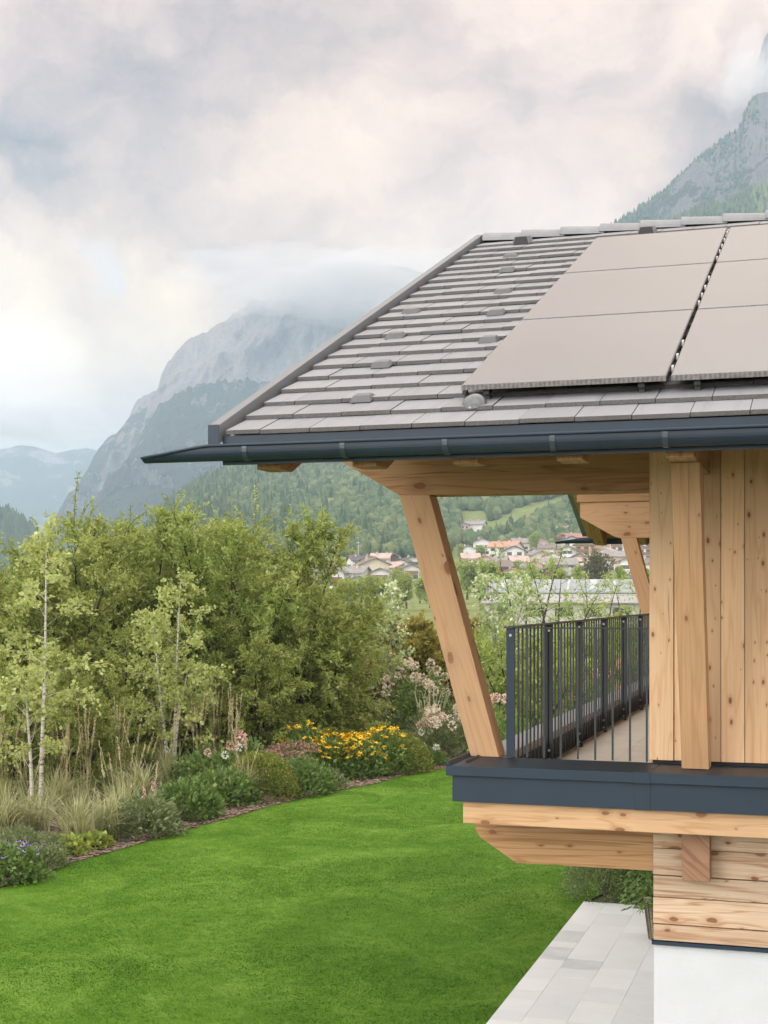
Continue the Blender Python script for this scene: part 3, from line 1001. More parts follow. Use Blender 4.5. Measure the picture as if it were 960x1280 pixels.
HG = 'bushy hornbeam trees behind the flower bed'
kw = dict(bark='darkbark', stems=9, start=.03, bn=18, twigs=15, tleaf=17, L=.135, wr=.44, twl=.5, updir=.05, droop=.07, up0=.05, up1=1.05, r0=.07)
h1 = tree('hornbeam', 'tall bushy hornbeam whose long shoots top the hedge, behind the birch with three stems', 'tree', G(186, 37.5), HG, seed=11, H=HT(656, 37.5), lean=2.4, blen=2.25, leafmat='lf_hedge', shoots=11, shoot_len=1.5, **kw)
h2 = tree('hornbeam', 'bushy hornbeam right of the tallest one, its upright shoots against the forested hill', 'tree', G(292, 36.5), HG, seed=23, H=HT(664, 36.5), lean=2.7, blen=2.2, leafmat='lf_hedge2', shoots=11, shoot_len=1.4, **kw)
h3 = tree('hornbeam', 'lower bushy hornbeam behind the single birch trunk near the left edge', 'tree', G(60, 34.5), HG, seed=31, H=HT(684, 34.5), lean=2.3, blen=2.1, leafmat='lf_hedge', shoots=6, shoot_len=1.0, **kw)
dup(h3, G(-45, 33.5), 2.1, 1.0, 'bushy hornbeam cut by the left edge of the photo')
dup(h2, G(112, 38.5), 1.3, .98, 'bushy hornbeam between the single birch and the tallest hornbeam')
dup(h3, G(362, 37.0), 4.0, 1.06, 'drooping hornbeam at the right end of the hedge, left of the maples')
dup(h1, G(250, 40.5), 2.6, .98, 'hornbeam set back between the two tallest ones')
dup(h2, G(20, 38.0), 3.4, .84, 'hornbeam set back behind the single birch crown')
dup(h3, G(160, 33.6), 5.2, .62, 'low hornbeam bush under the tallest hornbeam, beside the three stems')
dup(h3, G(318, 34.6), .9, .66, 'low dark hornbeam bush behind the box mound and sedum')
dup(h3, G(92, 30.0), 3.0, .52, 'low hornbeam bush behind the reed grass of the left bed')
dup(h3, G(392, 38.2), 1.9, .80, 'low dark hornbeam bush behind the yellow flowers')
dup(h3, G(12, 28.6), 1.1, .55, 'low hornbeam bush left of the single birch trunk')

MG = 'field maple shrubs behind the hydrangeas'
m1 = tree('field_maple', 'brownish green field maple shrub left of the young whitebeam', 'tree', G(428, 44), MG, seed=41, H=HT(756, 44), stems=8, lean=1.4, start=.03, bn=13, blen=1.25, twigs=10, tleaf=10, L=.15, wr=.8, leafmat='lf_maple', bark='darkbark', r0=.05, shoots=2, shoot_len=.6)
dup(m1, G(497, 46), 2.0, 1.0, 'brownish green field maple shrub behind the young whitebeam')
dup(m1, G(548, 44.5), 4.1, .98, 'brownish green field maple shrub just left of the leaning strut')
dup(m1, G(462, 42.6), 1.0, .72, 'low field maple shrub under the young whitebeam')
dup(m1, G(600, 46), 5.0, .95, 'field maple shrub behind the leaning strut')

def sparse(t):
    return max(.22, math.sin(math.pi * min(1, .2 + .78 * t)) ** .8)
bi = dict(bark='birch', leafmat='lf_birch', L=.098, wr=.8, droop=.12, twl=.36, tw_lo=.38)
tree('birch_tree', 'slender white birch with a straight single tall trunk near the left edge', 'tree', PZ(45, 1030), 'birches in the bed', seed=51, H=HT(668, 26.5) , stems=2, lean=.25, stem_az=[1.2, 2.9], stem_h=[1.0, .50], base=.10, start=.36, bn=22, blen=1.2, up0=.2, up1=.9, twigs=9, tleaf=8, r0=.042, shape=sparse, wob=.05, **bi)
tree('birch_tree', 'young birch with three thin white stems and pale leaves in the middle of the bed', 'tree', PZ(213, 985), 'birches in the bed', seed=57, H=HT(722, 28.4), stems=3, lean=.45, stem_az=[.25, 3.0, .1], stem_h=[1.0, .82, .58], base=.07, start=.36, bn=20, blen=.95, up0=.25, up1=.9, twigs=9, tleaf=9, r0=.034, shape=sparse, wob=.06, **bi)
tree('whitebeam_tree', 'young whitebeam with pale leaves and a thin bare stem behind the yellow flowers', 'tree', G(484, 40.5), None, seed=61, H=HT(742, 40.5), stems=1, start=.16, bn=26, blen=1.25, up0=.45, up1=1.1, twigs=8, tleaf=7, twl=.4, L=.13, wr=.7, leafmat='lf_white', bark='palebark', r0=.05, droop=.02, shape=lambda t: max(.25, 1.05 - .75 * t), wob=.06)
w2 = tree('whitebeam_tree', 'taller whitebeam with whitish leaves right of the leaning strut', 'tree', G(622, 40), None, seed=67, H=HT(728, 40), stems=3, lean=.8, start=.08, bn=22, blen=1.35, up0=.4, up1=1.1, twigs=10, tleaf=9, twl=.4, L=.12, wr=.7, leafmat='lf_white', bark='palebark', r0=.05, droop=.02, wob=.06)
lo = dict(leafmat='lf_locust', bark='darkbark', L=.16, wr=.45, droop=.03, twl=.7, upb=1.2)
l1 = tree('locust_tree', 'airy light green locust tree in front of the long metal roof', 'tree', G(700, 62), 'locust trees beyond the balcony', seed=71, H=HT(700, 62), stems=3, lean=2.2, start=.30, bn=9, blen=2.1, up0=.3, up1=.8, twigs=7, tleaf=8, r0=.08, **lo)
dup(l1, G(656, 66), 2.2, 1.12, 'airy locust tree left of the long metal roof, taller than its neighbour')
dup(l1, G(744, 70), 4.4, .92, 'airy locust tree above the balcony railing, right of the other two')
dup(l1, G(792, 76), 1.2, .95, 'thin locust tree behind the far strut of the balcony')
SG = 'shrubs seen through the balcony railing'
s1 = tree('garden_shrub', 'green shrub behind the corner post of the balcony railing', 'shrub', G(652, 36), SG, seed=81, H=HT(800, 36), stems=7, lean=1.5, start=.03, bn=12, blen=1.2, twigs=9, tleaf=9, L=.14, wr=.6, leafmat='lf_hedge2', bark='darkbark', r0=.04, shoots=2, shoot_len=.5)
dup(s1, G(705, 39), 1.7, 1.0, 'green shrub behind the second post of the balcony railing')
dup(s1, G(760, 42), 3.1, 1.08, 'green shrub behind the fourth post of the balcony railing')
dup(s1, G(812, 41), 4.6, 1.1, 'green shrub hidden mostly by the corner of the timber wall')

# ---------------------------------------------------------------- perennials
FLOWER = {}
def flower(kind, m, size, k):
    key = (kind, m, size, k)
    if key not in FLOWER:
        rg_ = np.random.RandomState(k + 40); lv = Leaves(k + 9)
        if kind == 'daisy':
            ang = np.arange(10) / 10 * 6.283
            D = np.stack([np.cos(ang), np.sin(ang), np.full(10, -.15 - .1 * k)], 1)
            lv.add(np.zeros((10, 3)), D, size * rg_.uniform(.85, 1.1, 10), .5)
            q = MB(k); q.tube([(0, 0, -.004), (0, 0, .016)], [.016, .009], 6)
            o = lv.build('flower', M[m], None, 2.5, .04)
            c = q.build('flower_centre', M['seed'], None)
            # one mesh per bloom: petals and dark centre joined
            import bmesh
            bm = bmesh.new(); bm.from_mesh(o.data); n0 = len(bm.faces); bm.from_mesh(c.data); bm.faces.ensure_lookup_table()
            for i in range(n0, len(bm.faces)): bm.faces[i].material_index = 1
            bm.to_mesh(o.data); bm.free(); o.data.materials.append(M['seed'])
            bpy.data.objects.remove(c)
        else:
            if kind == 'ball':
                m_ = 46; dd = rg_.normal(0, 1, (m_, 3)); dd /= np.linalg.norm(dd, axis=1)[:, None]; sc = np.array([1, 1, 1.1]) * size
                lv.add(dd * sc * .75, dd + rg_.normal(0, .5, (m_, 3)), size * .55, 1.0)
            elif kind == 'head':
                m_ = 26
                lv.add(np.stack([rg_.normal(0, size * .5, m_), rg_.normal(0, size * .5, m_), rg_.normal(0, size * .12, m_)], 1), rg_.normal(0, 1, (m_, 3)) + np.array([0, 0, .4]), size * .3, .9)
            else:
                m_ = 40; j = rg_.rand(m_)
                lv.add(np.stack([rg_.normal(0, .018, m_) * (1.3 - j), rg_.normal(0, .018, m_) * (1.3 - j), j * size], 1), rg_.normal(0, .7, (m_, 3)) + np.array([0, 0, .5]), .035, .8)
            o = lv.build('flower', M[m], None, 1.0, .05)
        COL.objects.unlink(o); FLOWER[key] = o
    return FLOWER[key].copy()

def bush(name, label, cat, loc, r, h, n, L, mat, seed, wr=.5, group=None, flowers=(), fill=.55, upb=.6, rag=.12, lift=0.0):
    rng = np.random.RandomState(seed)
    t_ = thing(name, label, cat, loc, 0, group)
    th = rng.uniform(0, 6.283, n); cz = rng.uniform(0, 1, n) ** .8; rr = rng.uniform(fill, 1.0, n) ** .7
    lump = 1 + rag * np.sin(th * 3 + seed) * np.cos(cz * 5 + seed) + rng.normal(0, rag * .5, n)
    s = np.sqrt(1 - cz ** 2 * .96)
    P = np.stack([np.cos(th) * s * r * rr * lump, np.sin(th) * s * r * rr * lump, lift + cz * h * rr * lump], 1)
    D = np.stack([np.cos(th) * s, np.sin(th) * s, cz * .8 + .25], 1) + rng.normal(0, .55, (n, 3))
    lv = Leaves(seed); lv.add(P, D, L * rng.uniform(.6, 1.2, n), wr); lv.build('foliage', M[mat], t_, upb)
    w = MB(seed)
    for k in range(14):
        a = rng.uniform(0, 6.28); e = rng.uniform(.15, .75)
        w.tube([(0, 0, 0), (math.cos(a) * r * e * .5, math.sin(a) * r * e * .5, h * .5), (math.cos(a) * r * e, math.sin(a) * r * e, h * .9 * (1 - e * .4))], [.008, .006, .003], 3, cap=False)
    w.build('stem', M['bark'], t_, world=False, fixn=False)
    for (kind, m, cnt, size, zl, zh) in flowers:
        for k in range(cnt):
            a = rng.uniform(0, 6.283); c = rng.uniform(.25, 1.0) ; e = math.sqrt(1 - c * c * .9) * rng.uniform(.5, 1.05)
            p = np.array([math.cos(a) * e * r, math.sin(a) * e * r, lift + h * (zl + (zh - zl) * c)])
            o = flower(kind, m, size, k % 5)
            COL.objects.link(o); o.parent = t_; o.location = tuple(p)
            sc = rng.uniform(.75, 1.15)
            o.scale = (sc, sc, sc)
            if kind == 'daisy':
                o.rotation_euler = (rng.normal(.30, .25), rng.normal(math.cos(a) * .3, .25), rng.uniform(0, 6))
            else:
                o.rotation_euler = (rng.normal(0, .2), rng.normal(0, .2), rng.uniform(0, 6))
    return t_

def tuft(name, label, cat, loc, h, r, n, seed, mat='blade', plumes=0, ph=1.5, pm='straw', group=None, width=.010, arch=1.0):
    rng = np.random.RandomState(seed)
    t_ = thing(name, label, cat, loc, 0, group)
    V, F, va = [], [], []
    K = 5
    for k in range(n):
        a = rng.uniform(0, 6.283); hh = h * rng.uniform(.55, 1.1); sp = r * rng.uniform(.15, 1.1) * arch
        ba = np.array([math.cos(a), math.sin(a)]) ; b0 = rng.normal(0, r * .10, 2)
        sd = np.array([-ba[1], ba[0]]); w = width * rng.uniform(.6, 1.2); vv = rng.rand()
        o = len(V)
        for i in range(K):
            t = i / (K - 1)
            z = hh * (t * 1.25 - .45 * t ** 2.5 * (sp / r)); xy = b0 + ba * sp * t ** 1.9
            ww = w * (1 - t) ** .6 + .001
            V += [(xy[0] + sd[0] * ww, xy[1] + sd[1] * ww, z), (xy[0] - sd[0] * ww, xy[1] - sd[1] * ww, z)]
        for i in range(K - 1):
            F.append((o + 2 * i, o + 2 * i + 1, o + 2 * i + 3, o + 2 * i + 2)); va.append(vv)
    np_mesh('blades', V, F, M[mat], va, t_)
    if plumes:
        lv = Leaves(seed); w = MB(seed)
        for k in range(plumes):
            a = rng.uniform(0, 6.283); e = rng.uniform(0, 1) ** .7; hh = ph * rng.uniform(.75, 1.08)
            b0 = rng.normal(0, r * .12, 2); tip = b0 + np.array([math.cos(a), math.sin(a)]) * e * r * .55
            pts = [np.array([b0[0], b0[1], 0]), np.array([(b0[0] * .6 + tip[0] * .4), (b0[1] * .6 + tip[1] * .4), hh * .55]), np.array([tip[0], tip[1], hh])]
            w.tube(pts, [.005, .004, .0025], 3, cap=False)
            m_ = 46; j = rng.uniform(.0, 1.0, m_); top = pts[1] + (pts[2] - pts[1]) * (.45 + .62 * j)[:, None]
            lv.add(top + rng.normal(0, .007, (m_, 3)) * (1.2 - j)[:, None], (pts[2] - pts[1]) / hh * 2 + rng.normal(0, .18, (m_, 3)), .065, .2)
        w.build('stalk', M[pm], t_, world=False, fixn=False)
        lv.build('plume', M[pm], t_, .3, .03)
    return t_

# --- left bed, from the photo's left edge towards the yellow flowers
bush('geranium', 'violet flowering geranium mound at the lower left corner of the bed', 'plant', PZ(8, 1100), .62, .52, 2600, .085, 'lf_green', 101, .8, None, [('daisy', 'violet', 46, .040, .75, 1.12)])
bush('geranium', 'small geranium with few violet flowers right of the larger violet one', 'plant', PZ(55, 1084), .40, .34, 1400, .06, 'lf_grey', 102, .6, None, [('daisy', 'violet', 12, .026, .9, 1.1)])
bush('catmint', 'grey green catmint mound behind the violet geranium', 'plant', PZ(20, 1068), .60, .42, 3400, .06, 'lf_grey', 103, .35)
bush('catmint', 'grey green catmint mound beside the lime leaved plant', 'plant', PZ(58, 1070), .50, .36, 2600, .06, 'lf_grey', 104, .35)
bush('lady_mantle', 'low lime green leafy plant at the bark edge below the first grass tuft', 'plant', PZ(86, 1068), .34, .26, 500, .10, 'lf_lime', 105, .95)
bush('lady_mantle', 'low lime green leafy plant between two grass tufts', 'plant', PZ(117, 1060), .32, .24, 460, .10, 'lf_lime', 106, .95)
TG = 'arching ornamental grass tufts'
tg = [('arching grass tuft at the left photo edge behind the catmint', 5, 1046, 1.05, .85, 0), ('tan arching grass tuft at the foot of the single birch', 42, 1040, 1.10, .9, 6),
      ('large pale arching grass tuft right of the single birch', 98, 1058, 1.15, .85, 0), ('arching grass tuft second right of the single birch', 133, 1050, 1.10, .75, 3),
      ('arching grass tuft with fine seed heads left of the three birch stems', 152, 1036, 1.15, .80, 10), ('pale grass tuft around the foot of the three birch stems', 212, 992, 1.25, .75, 10),
      ('grass tuft under the box mound with upright tan plumes', 303, 1003, 1.05, .75, 12), ('grass tuft behind the tan one at the single birch', 70, 1022, 1.2, .85, 8),
      ('grass tuft in the middle of the bed behind the leafy bank', 176, 1008, 1.15, .8, 8), ('small grass tuft left of the leafy green bank', 188, 1040, .85, .6, 4)]
for i, (lb, u, v, h, r, pl) in enumerate(tg):
    tuft('ornamental_grass', lb, 'grass plant', PZ(u, v), h * .82, r, 190, 120 + i, plumes=pl // 2, ph=h * 1.4, group=TG, width=.013, arch=1.25)
RG = 'upright feather reed grasses'
rg = [('upright reed grass with tan stalks at the left photo edge', 4, 1022, 2.0), ('upright reed grass with tan stalks left of the single birch trunk', 26, 1014, 2.1), ('upright reed grass with tan stalks right of the single birch trunk', 66, 1008, 2.0),
      ('upright reed grass clump above the large pale tuft', 106, 1010, 2.2), ('tall reed grass clump left of the three birch stems', 150, 1000, 2.2), ('reed grass clump just behind the three birch stems', 204, 978, 2.1),
      ('reed grass clump right of the three birch stems', 246, 986, 2.2), ('reed grass clump above the pink hydrangea head', 292, 990, 2.2), ('reed grass clump left of the large pale tuft', 84, 1020, 1.8), ('thin reed grass clump behind the leafy bank', 268, 975, 2.3)]
for i, (lb, u, v, ph) in enumerate(rg):
    tuft('reed_grass', lb, 'grass plant', PZ(u, v), .8, .5, 80, 150 + i, plumes=9, ph=ph * .94, group=RG, width=.007)
bush('leafy_perennial', 'dark green leafy plant with a red flower spike left of the leafy bank', 'plant', PZ(180, 1044), .70, .66, 2200, .11, 'lf_grey', 170, .4, None, [('spike', 'pink', 2, .22, 1.0, 1.25)])
bush('leafy_perennial', 'glossy green leafy bank at the lawn edge, left mound', 'plant', PZ(232, 1022), .75, .66, 2600, .12, 'lf_green', 171, .6)
bush('leafy_perennial', 'glossy green leafy bank at the lawn edge, right mound', 'plant', PZ(278, 1006), .75, .66, 2400, .12, 'lf_green', 172, .6)
bush('box_mound', 'rounded clipped box mound left of the sedum', 'shrub', PZ(326, 998), .85, .98, 9000, .05, 'lf_box', 173, .6, rag=.03, fill=.8)
bush('hydrangea', 'low hydrangea with pink and white heads behind the leafy bank', 'plant', PZ(262, 992), 1.0, .9, 1600, .13, 'lf_green', 174, .7, None, [('ball', 'white', 3, .075, .95, 1.2), ('ball', 'pink', 2, .085, .95, 1.25)])
bush('hydrangea', 'single large pink hydrangea head on a shrub beside the box mound', 'plant', PZ(308, 985), .6, 1.05, 900, .12, 'lf_green', 175, .7, None, [('ball', 'pink', 1, .17, 1.1, 1.15)])
bush('sedum', 'brownish red sedum clump right behind the box mound', 'plant', PZ(352, 984), .7, .75, 1500, .08, 'lf_grey', 176, .7, None, [('head', 'lf_sedum', 40, .15, .85, 1.12)])
bush('sedum', 'brownish red sedum clump left of the yellow flowers', 'plant', PZ(368, 980), .6, .85, 1300, .08, 'lf_green', 177, .7, None, [('head', 'lf_sedum', 30, .15, .85, 1.1)])
bush('leafy_perennial', 'blue green leafy plant at the bark edge left of the yellow flowers', 'plant', PZ(376, 992), .80, .72, 2300, .11, 'lf_green', 178, .5)
bush('leafy_perennial', 'small grey green plant at the bark edge below the yellow flowers', 'plant', PZ(406, 985), .55, .42, 1300, .08, 'lf_grey', 179, .5)
YG = 'yellow coneflower clumps'
for i, (lb, u, v, r, n, hf) in enumerate((('loose yellow coneflower clump at the left end of the yellow drift', 384, 968, .75, 46, 1.10), ('dense yellow coneflower clump in the left half of the yellow drift', 418, 972, .85, 95, .90), ('dense yellow coneflower clump in the middle of the yellow drift', 446, 971, .85, 110, .88), ('yellow coneflower clump at the right end of the yellow drift', 480, 966, .85, 85, .95))):
    bush('coneflower', lb, 'flower', PZ(u, v), r, hf, 2000, .12, 'lf_green', 190 + i, .55, YG, [('daisy', 'yellow', n, .085, .30, 1.2)])
bush('box_mound', 'clipped box mound behind the middle of the yellow flowers', 'shrub', PZ(418, 958), .95, .95, 8000, .055, 'lf_box', 196, .6, rag=.03, fill=.8)
bush('box_mound', 'clipped box mound at the right end of the yellow flowers', 'shrub', PZ(494, 964), .95, .95, 8000, .055, 'lf_box', 197, .6, rag=.03, fill=.8)
bush('leafy_perennial', 'small leafy plant alone on the bark right of the box mound', 'plant', PZ(541, 957), .42, .30, 500, .13, 'lf_green', 198, .4)
bush('leafy_perennial', 'small dark leafy plant touching the right side of the box mound', 'plant', PZ(514, 962), .36, .42, 600, .10, 'lf_green', 199, .4)
bush('hydrangea', 'tall panicle hydrangea with cream heads right of the young whitebeam', 'shrub', G(522, 40), 1.15, 2.2, 3200, .13, 'lf_green', 200, .6, None, [('ball', 'cream', 30, .125, .55, 1.1)], fill=.35)
bush('hydrangea', 'panicle hydrangea with pink tinted heads at the foot of the strut', 'shrub', G(562, 37), 1.0, 1.15, 2200, .11, 'lf_grey', 201, .4, None, [('ball', 'cream', 26, .10, .7, 1.2), ('ball', 'pink', 6, .10, .6, 1.0), ('ball', 'white', 6, .09, .4, 1.0)], fill=.35)
bush('rose', 'white flowering rose on the bark left of the strut foot', 'plant', G(532, 35.6), .5, .5, 500, .08, 'lf_green', 202, .5, None, [('ball', 'white', 4, .09, .7, 1.2)])
bush('astilbe', 'pale pink astilbe at the foot of the young whitebeam', 'plant', G(466, 39.5), .8, 1.0, 1300, .09, 'lf_grey', 203, .4, None, [('ball', 'pink', 7, .07, .9, 1.3)])
tuft('pampas_grass', 'fountain grass with fat cream plumes below the cream hydrangea', 'grass plant', G(535, 38), 1.2, .9, 320, 204, plumes=22, ph=1.75, pm='pampas')
tuft('pampas_grass', 'fountain grass with cream plumes just left of the strut', 'grass plant', G(574, 40), 1.4, .9, 320, 205, plumes=18, ph=2.1, pm='pampas')
bush('hydrangea', 'hydrangea with red heads between the strut and the railing post', 'shrub', G(630, 33), .8, 1.6, 1500, .12, 'lf_green', 206, .6, None, [('ball', 'pink', 8, .10, .8, 1.2)])
bush('hydrangea', 'hydrangea with dusky red heads seen through the railing bars', 'shrub', G(762, 36), 1.0, 2.2, 1700, .12, 'lf_green', 207, .6, None, [('ball', 'pink', 9, .12, .7, 1.2)])
for i, u in enumerate((398, 440, 505)):
    bush('leafy_perennial', ('dark leafy groundcover behind the left box mound of the yellow drift', 'dark leafy groundcover behind the yellow flowers, under the whitebeam', 'grey leafy groundcover behind the right box mound')[i], 'plant', G(u, 39.5), 1.2, .85, 1900, .11, ('lf_green', 'lf_green', 'lf_grey')[i], 210 + i, .5)

# --- at the end of the patio
bush('lavender', 'grey green rosemary bush at the far end of the patio, beside the lawn', 'shrub', (-3.02, 19.95, 0), .62, .98, 5200, .06, 'lf_grey', 220, .25, fill=.4)
bush('lupine', 'dark green leafy shrub with a pink flower spike at the end of the patio', 'shrub', (-2.30, 20.0, 0), .62, 1.0, 2600, .11, 'lf_green', 221, .4, None, [('spike', 'pink', 3, .34, 1.0, 1.15)])
pot = thing('wicker_planter', 'tall wicker basket planter at the corner of the house on the patio', 'planter', (-1.95, 17.60, 0.042))
b = MB(222)
NS = 20
vs, fs = [], []
prof = [(.0, .0), (.17, .0), (.20, .25), (.235, .50), (.25, .52), (.215, .52), (.20, .44), (0.0, .44)]
for i, (r, z) in enumerate(prof):
    for k in range(NS):
        a = 2 * math.pi * k / NS
        vs.append((math.cos(a) * max(r, .001), math.sin(a) * max(r, .001), z))
for i in range(len(prof) - 1):
    for k in range(NS):
        fs.append((i * NS + k, i * NS + (k + 1) % NS, (i + 1) * NS + (k + 1) % NS, (i + 1) * NS + k))
b.add(vs, fs); b.build('basket', M['wicker'], pot, world=False, smooth=False)
b = MB(223)
for k in range(24):
    a = 2 * math.pi * k / 24
    b.tube([(math.cos(a) * .172, math.sin(a) * .172, .0), (math.cos(a) * .206, math.sin(a) * .206, .25), (math.cos(a) * .24, math.sin(a) * .24, .51)], .008, 4)
b.build('stake', M['bark'], pot, world=False)
# palmate lupine leaves rising out of the basket
pl = thing('potted_lupine', 'leafy green lupine with fingered leaves growing in the wicker planter', 'plant', (-1.97, 17.60, 0.5))
rng = np.random.RandomState(224); lv = Leaves(224); w = MB(224)
for k in range(230):
    a = rng.uniform(0, 6.283); e = rng.uniform(.05, 1) ** .6; el = rng.uniform(-.35, 1.2)
    tip = np.array([math.cos(a) * e * .44, math.sin(a) * e * .44, .06 + .66 * math.sin(max(-.3, el)) * rng.uniform(.6, 1.1)])
    if rng.rand() < .75:
        w.tube([(0, 0, -.05), tuple(tip * .5 + np.array([0, 0, .12])), tuple(tip)], [.005, .004, .003], 3, cap=False)
    up = unit(np.array([math.cos(a) * .5, math.sin(a) * .5, .8]) + rng.normal(0, .2, 3)); q = unit(np.cross(up, [.2, .9, .3])); z = np.cross(up, q)
    ang = np.arange(8) / 8 * 6.283 + rng.rand()
    lv.add(np.tile(tip, (8, 1)), np.cos(ang)[:, None] * q + np.sin(ang)[:, None] * z + up * .15, rng.uniform(.08, .13), .28)
lv.build('foliage', M['lf_green'], pl, 1.0); w.build('stem', M['lf_green'], pl, world=False, fixn=False)
# ================================================================ VALLEY, VILLAGE, MOUNTAINS
VD = ([0, 60, 110, 165, 230, 300, 340, 420, 500, 600, 650, 750], None)
def z_from_v(v, d):
    return ZC + (HY - v) * d / F_PX
_near_d = np.array([-100, 60, 110, 165, 230, 300, 350, 420, 500, 600, 650, 750.])
_near_z = np.array([-.02, -.02, .3, .9, 1.6, 2.3, z_from_v(752, 350), z_from_v(741, 420), z_from_v(723, 500), z_from_v(702, 600), z_from_v(692, 650), z_from_v(673, 750)])
RID_U = [-2000, -200, 60, 120, 180, 250, 310, 390, 480, 600, 800, 1000, 2500]
RID_V = [738, 738, 735, 702, 655, 607, 582, 570, 535, 485, 435, 405, 380]

def ground_z(u, d):
    u = np.asarray(u, float); d = np.asarray(d, float)
    w = np.clip((u - 90) / 130, 0, 1); w = w * w * (3 - 2 * w)
    zn = np.interp(d, _near_d, _near_z)
    t = np.clip((d - 750) / 650, 0, 1)
    vr = np.interp(u, RID_U, RID_V)
    zh = ZC + (HY - (673 + (vr - 673) * t ** .85)) * d / F_PX
    zr = ZC + (HY - vr) * 1400 / F_PX
    zh = np.where(d > 1400, zr - (d - 1400) * .28, zh)
    z = np.where(d > 750, zh, zn)
    zl = np.interp(d, [-100, 60, 350, 800, 3000, 9000], [-.02, -.02, 2.5, 4, 8, 30])
    return zl * (1 - w) + np.maximum(z, np.minimum(zl, 6)) * w

def build_ground():
    us = np.concatenate([[-9000, -4000, -2000, -1000, -500], np.arange(-250, 1300, 14), [1500, 2000, 3000, 6000, 10000]])
    ds = np.concatenate([[60, 75, 90, 110, 135, 165, 200, 230, 265], np.arange(300, 760, 20), np.arange(760, 1500, 30), [1550, 1700, 1900, 2200, 2700, 3500, 4500, 5500, 6600]])
    V, va = [], []
    # near flat fan rows
    for d in [-90, -40, 0, 15, 30, 45]:
        a = us / 10000 * 900
        for ai in (us - 480) / F_PX * 60:
            x, y = fan(ai, d); V.append((x, y, -.02)); va.append(0.0)
    n0 = 6
    for d in ds:
        a = (us - 480) / F_PX * d
        z = ground_z(us, np.full_like(us, d))
        for ai, zi, u in zip(a, z, us):
            x, y = fan(ai, d)
            nz = 0 if d < 200 else mnoise.fractal(Vector((x * .012, y * .012, 0)), 1.0, 2.0, 4) * min(6, (d - 200) * .006)
            V.append((x, y, zi + nz)); va.append(0.35 if d < 110 else 1.0)
    R, Cn = n0 + len(ds), len(us)
    F = [(r * Cn + c, r * Cn + c + 1, (r + 1) * Cn + c + 1, (r + 1) * Cn + c) for r in range(R - 1) for c in range(Cn - 1)]
    m, nb, out = new_mat('ground')
    p = geo_pos(nb)
    n = nb.noise(scaled(nb, p, (1, 1, .3)), .02, 6, .6); n2 = nb.noise(p, .25, 4, .6)
    grassc = nb.ramp(nb.math('MULTIPLY_ADD', n2, .5, nb.math('MULTIPLY', n, .5)), [(.3, (.110, .140, .036)), (.55, (.190, .220, .068)), (.8, (.270, .275, .125))])
    soil = nb.ramp(n2, [(.3, (.045, .060, .020)), (.7, (.095, .115, .045))])
    dist = nb.vmath('LENGTH', p)
    col = nb.mix(nb.maprange(dist, 70, 120), soil, grassc)
    principled(nb, out, col, .85, .2)
    o = np_mesh('ground', V, F, m, None, None, True)
    tag(o, 'meadow floor of the valley rising to the village and the wooded slope', 'ground', kind='structure')
build_ground()

# ---------------------------------------------------------------- mountains
def rock_mat(name, rock1, rock2, forest1, forest2, zlo, zhi, bias=0.0, nscale=.004):
    m, nb, out = new_mat(name)
    g = nb.node('ShaderNodeNewGeometry'); p = g.outputs['Position']
    nz = nb.node('ShaderNodeSeparateXYZ', {0: g.outputs['Normal']}).outputs[2]
    z = nb.node('ShaderNodeSeparateXYZ', {0: p}).outputs[2]
    n = nb.noise(p, nscale, 6, .62); st = nb.noise(scaled(nb, p, (1, 1, .22)), nscale * 3.2, 6, .68)
    fine = nb.noise(p, nscale * 14, 5, .7)
    rock = nb.ramp(nb.math('MULTIPLY_ADD', st, .65, nb.math('MULTIPLY', fine, .35)), [(.32, rock1), (.68, rock2)])  # rock streaks; their strong contrast also paints in crag shading
    fo = nb.ramp(nb.math('MULTIPLY_ADD', fine, .7, nb.math('MULTIPLY', n, .3)), [(.35, forest1), (.65, forest2)])
    k = nb.math('ADD', nb.math('ADD', nb.maprange(z, zlo, zhi, .5, -.5), nb.math('MULTIPLY', nb.math('SUBTRACT', n, .5), 2.0)), nb.math('MULTIPLY', nb.math('SUBTRACT', st, .5), 3.0))
    k = nb.math('ADD', k, nb.math('MULTIPLY', nb.math('SUBTRACT', fine, .5), 1.6))
    k = nb.math('ADD', nb.math('ADD', k, nb.math('MULTIPLY', nb.math('SUBTRACT', nz, .5), .7)), bias)
    col = nb.mix(nb.maprange(k, -.05, .12, 0, 1, True), rock, fo)
    principled(nb, out, col, .9, .1, nb.math('MULTIPLY_ADD', st, 2.0, fine), 1.0, 14.0)
    return m

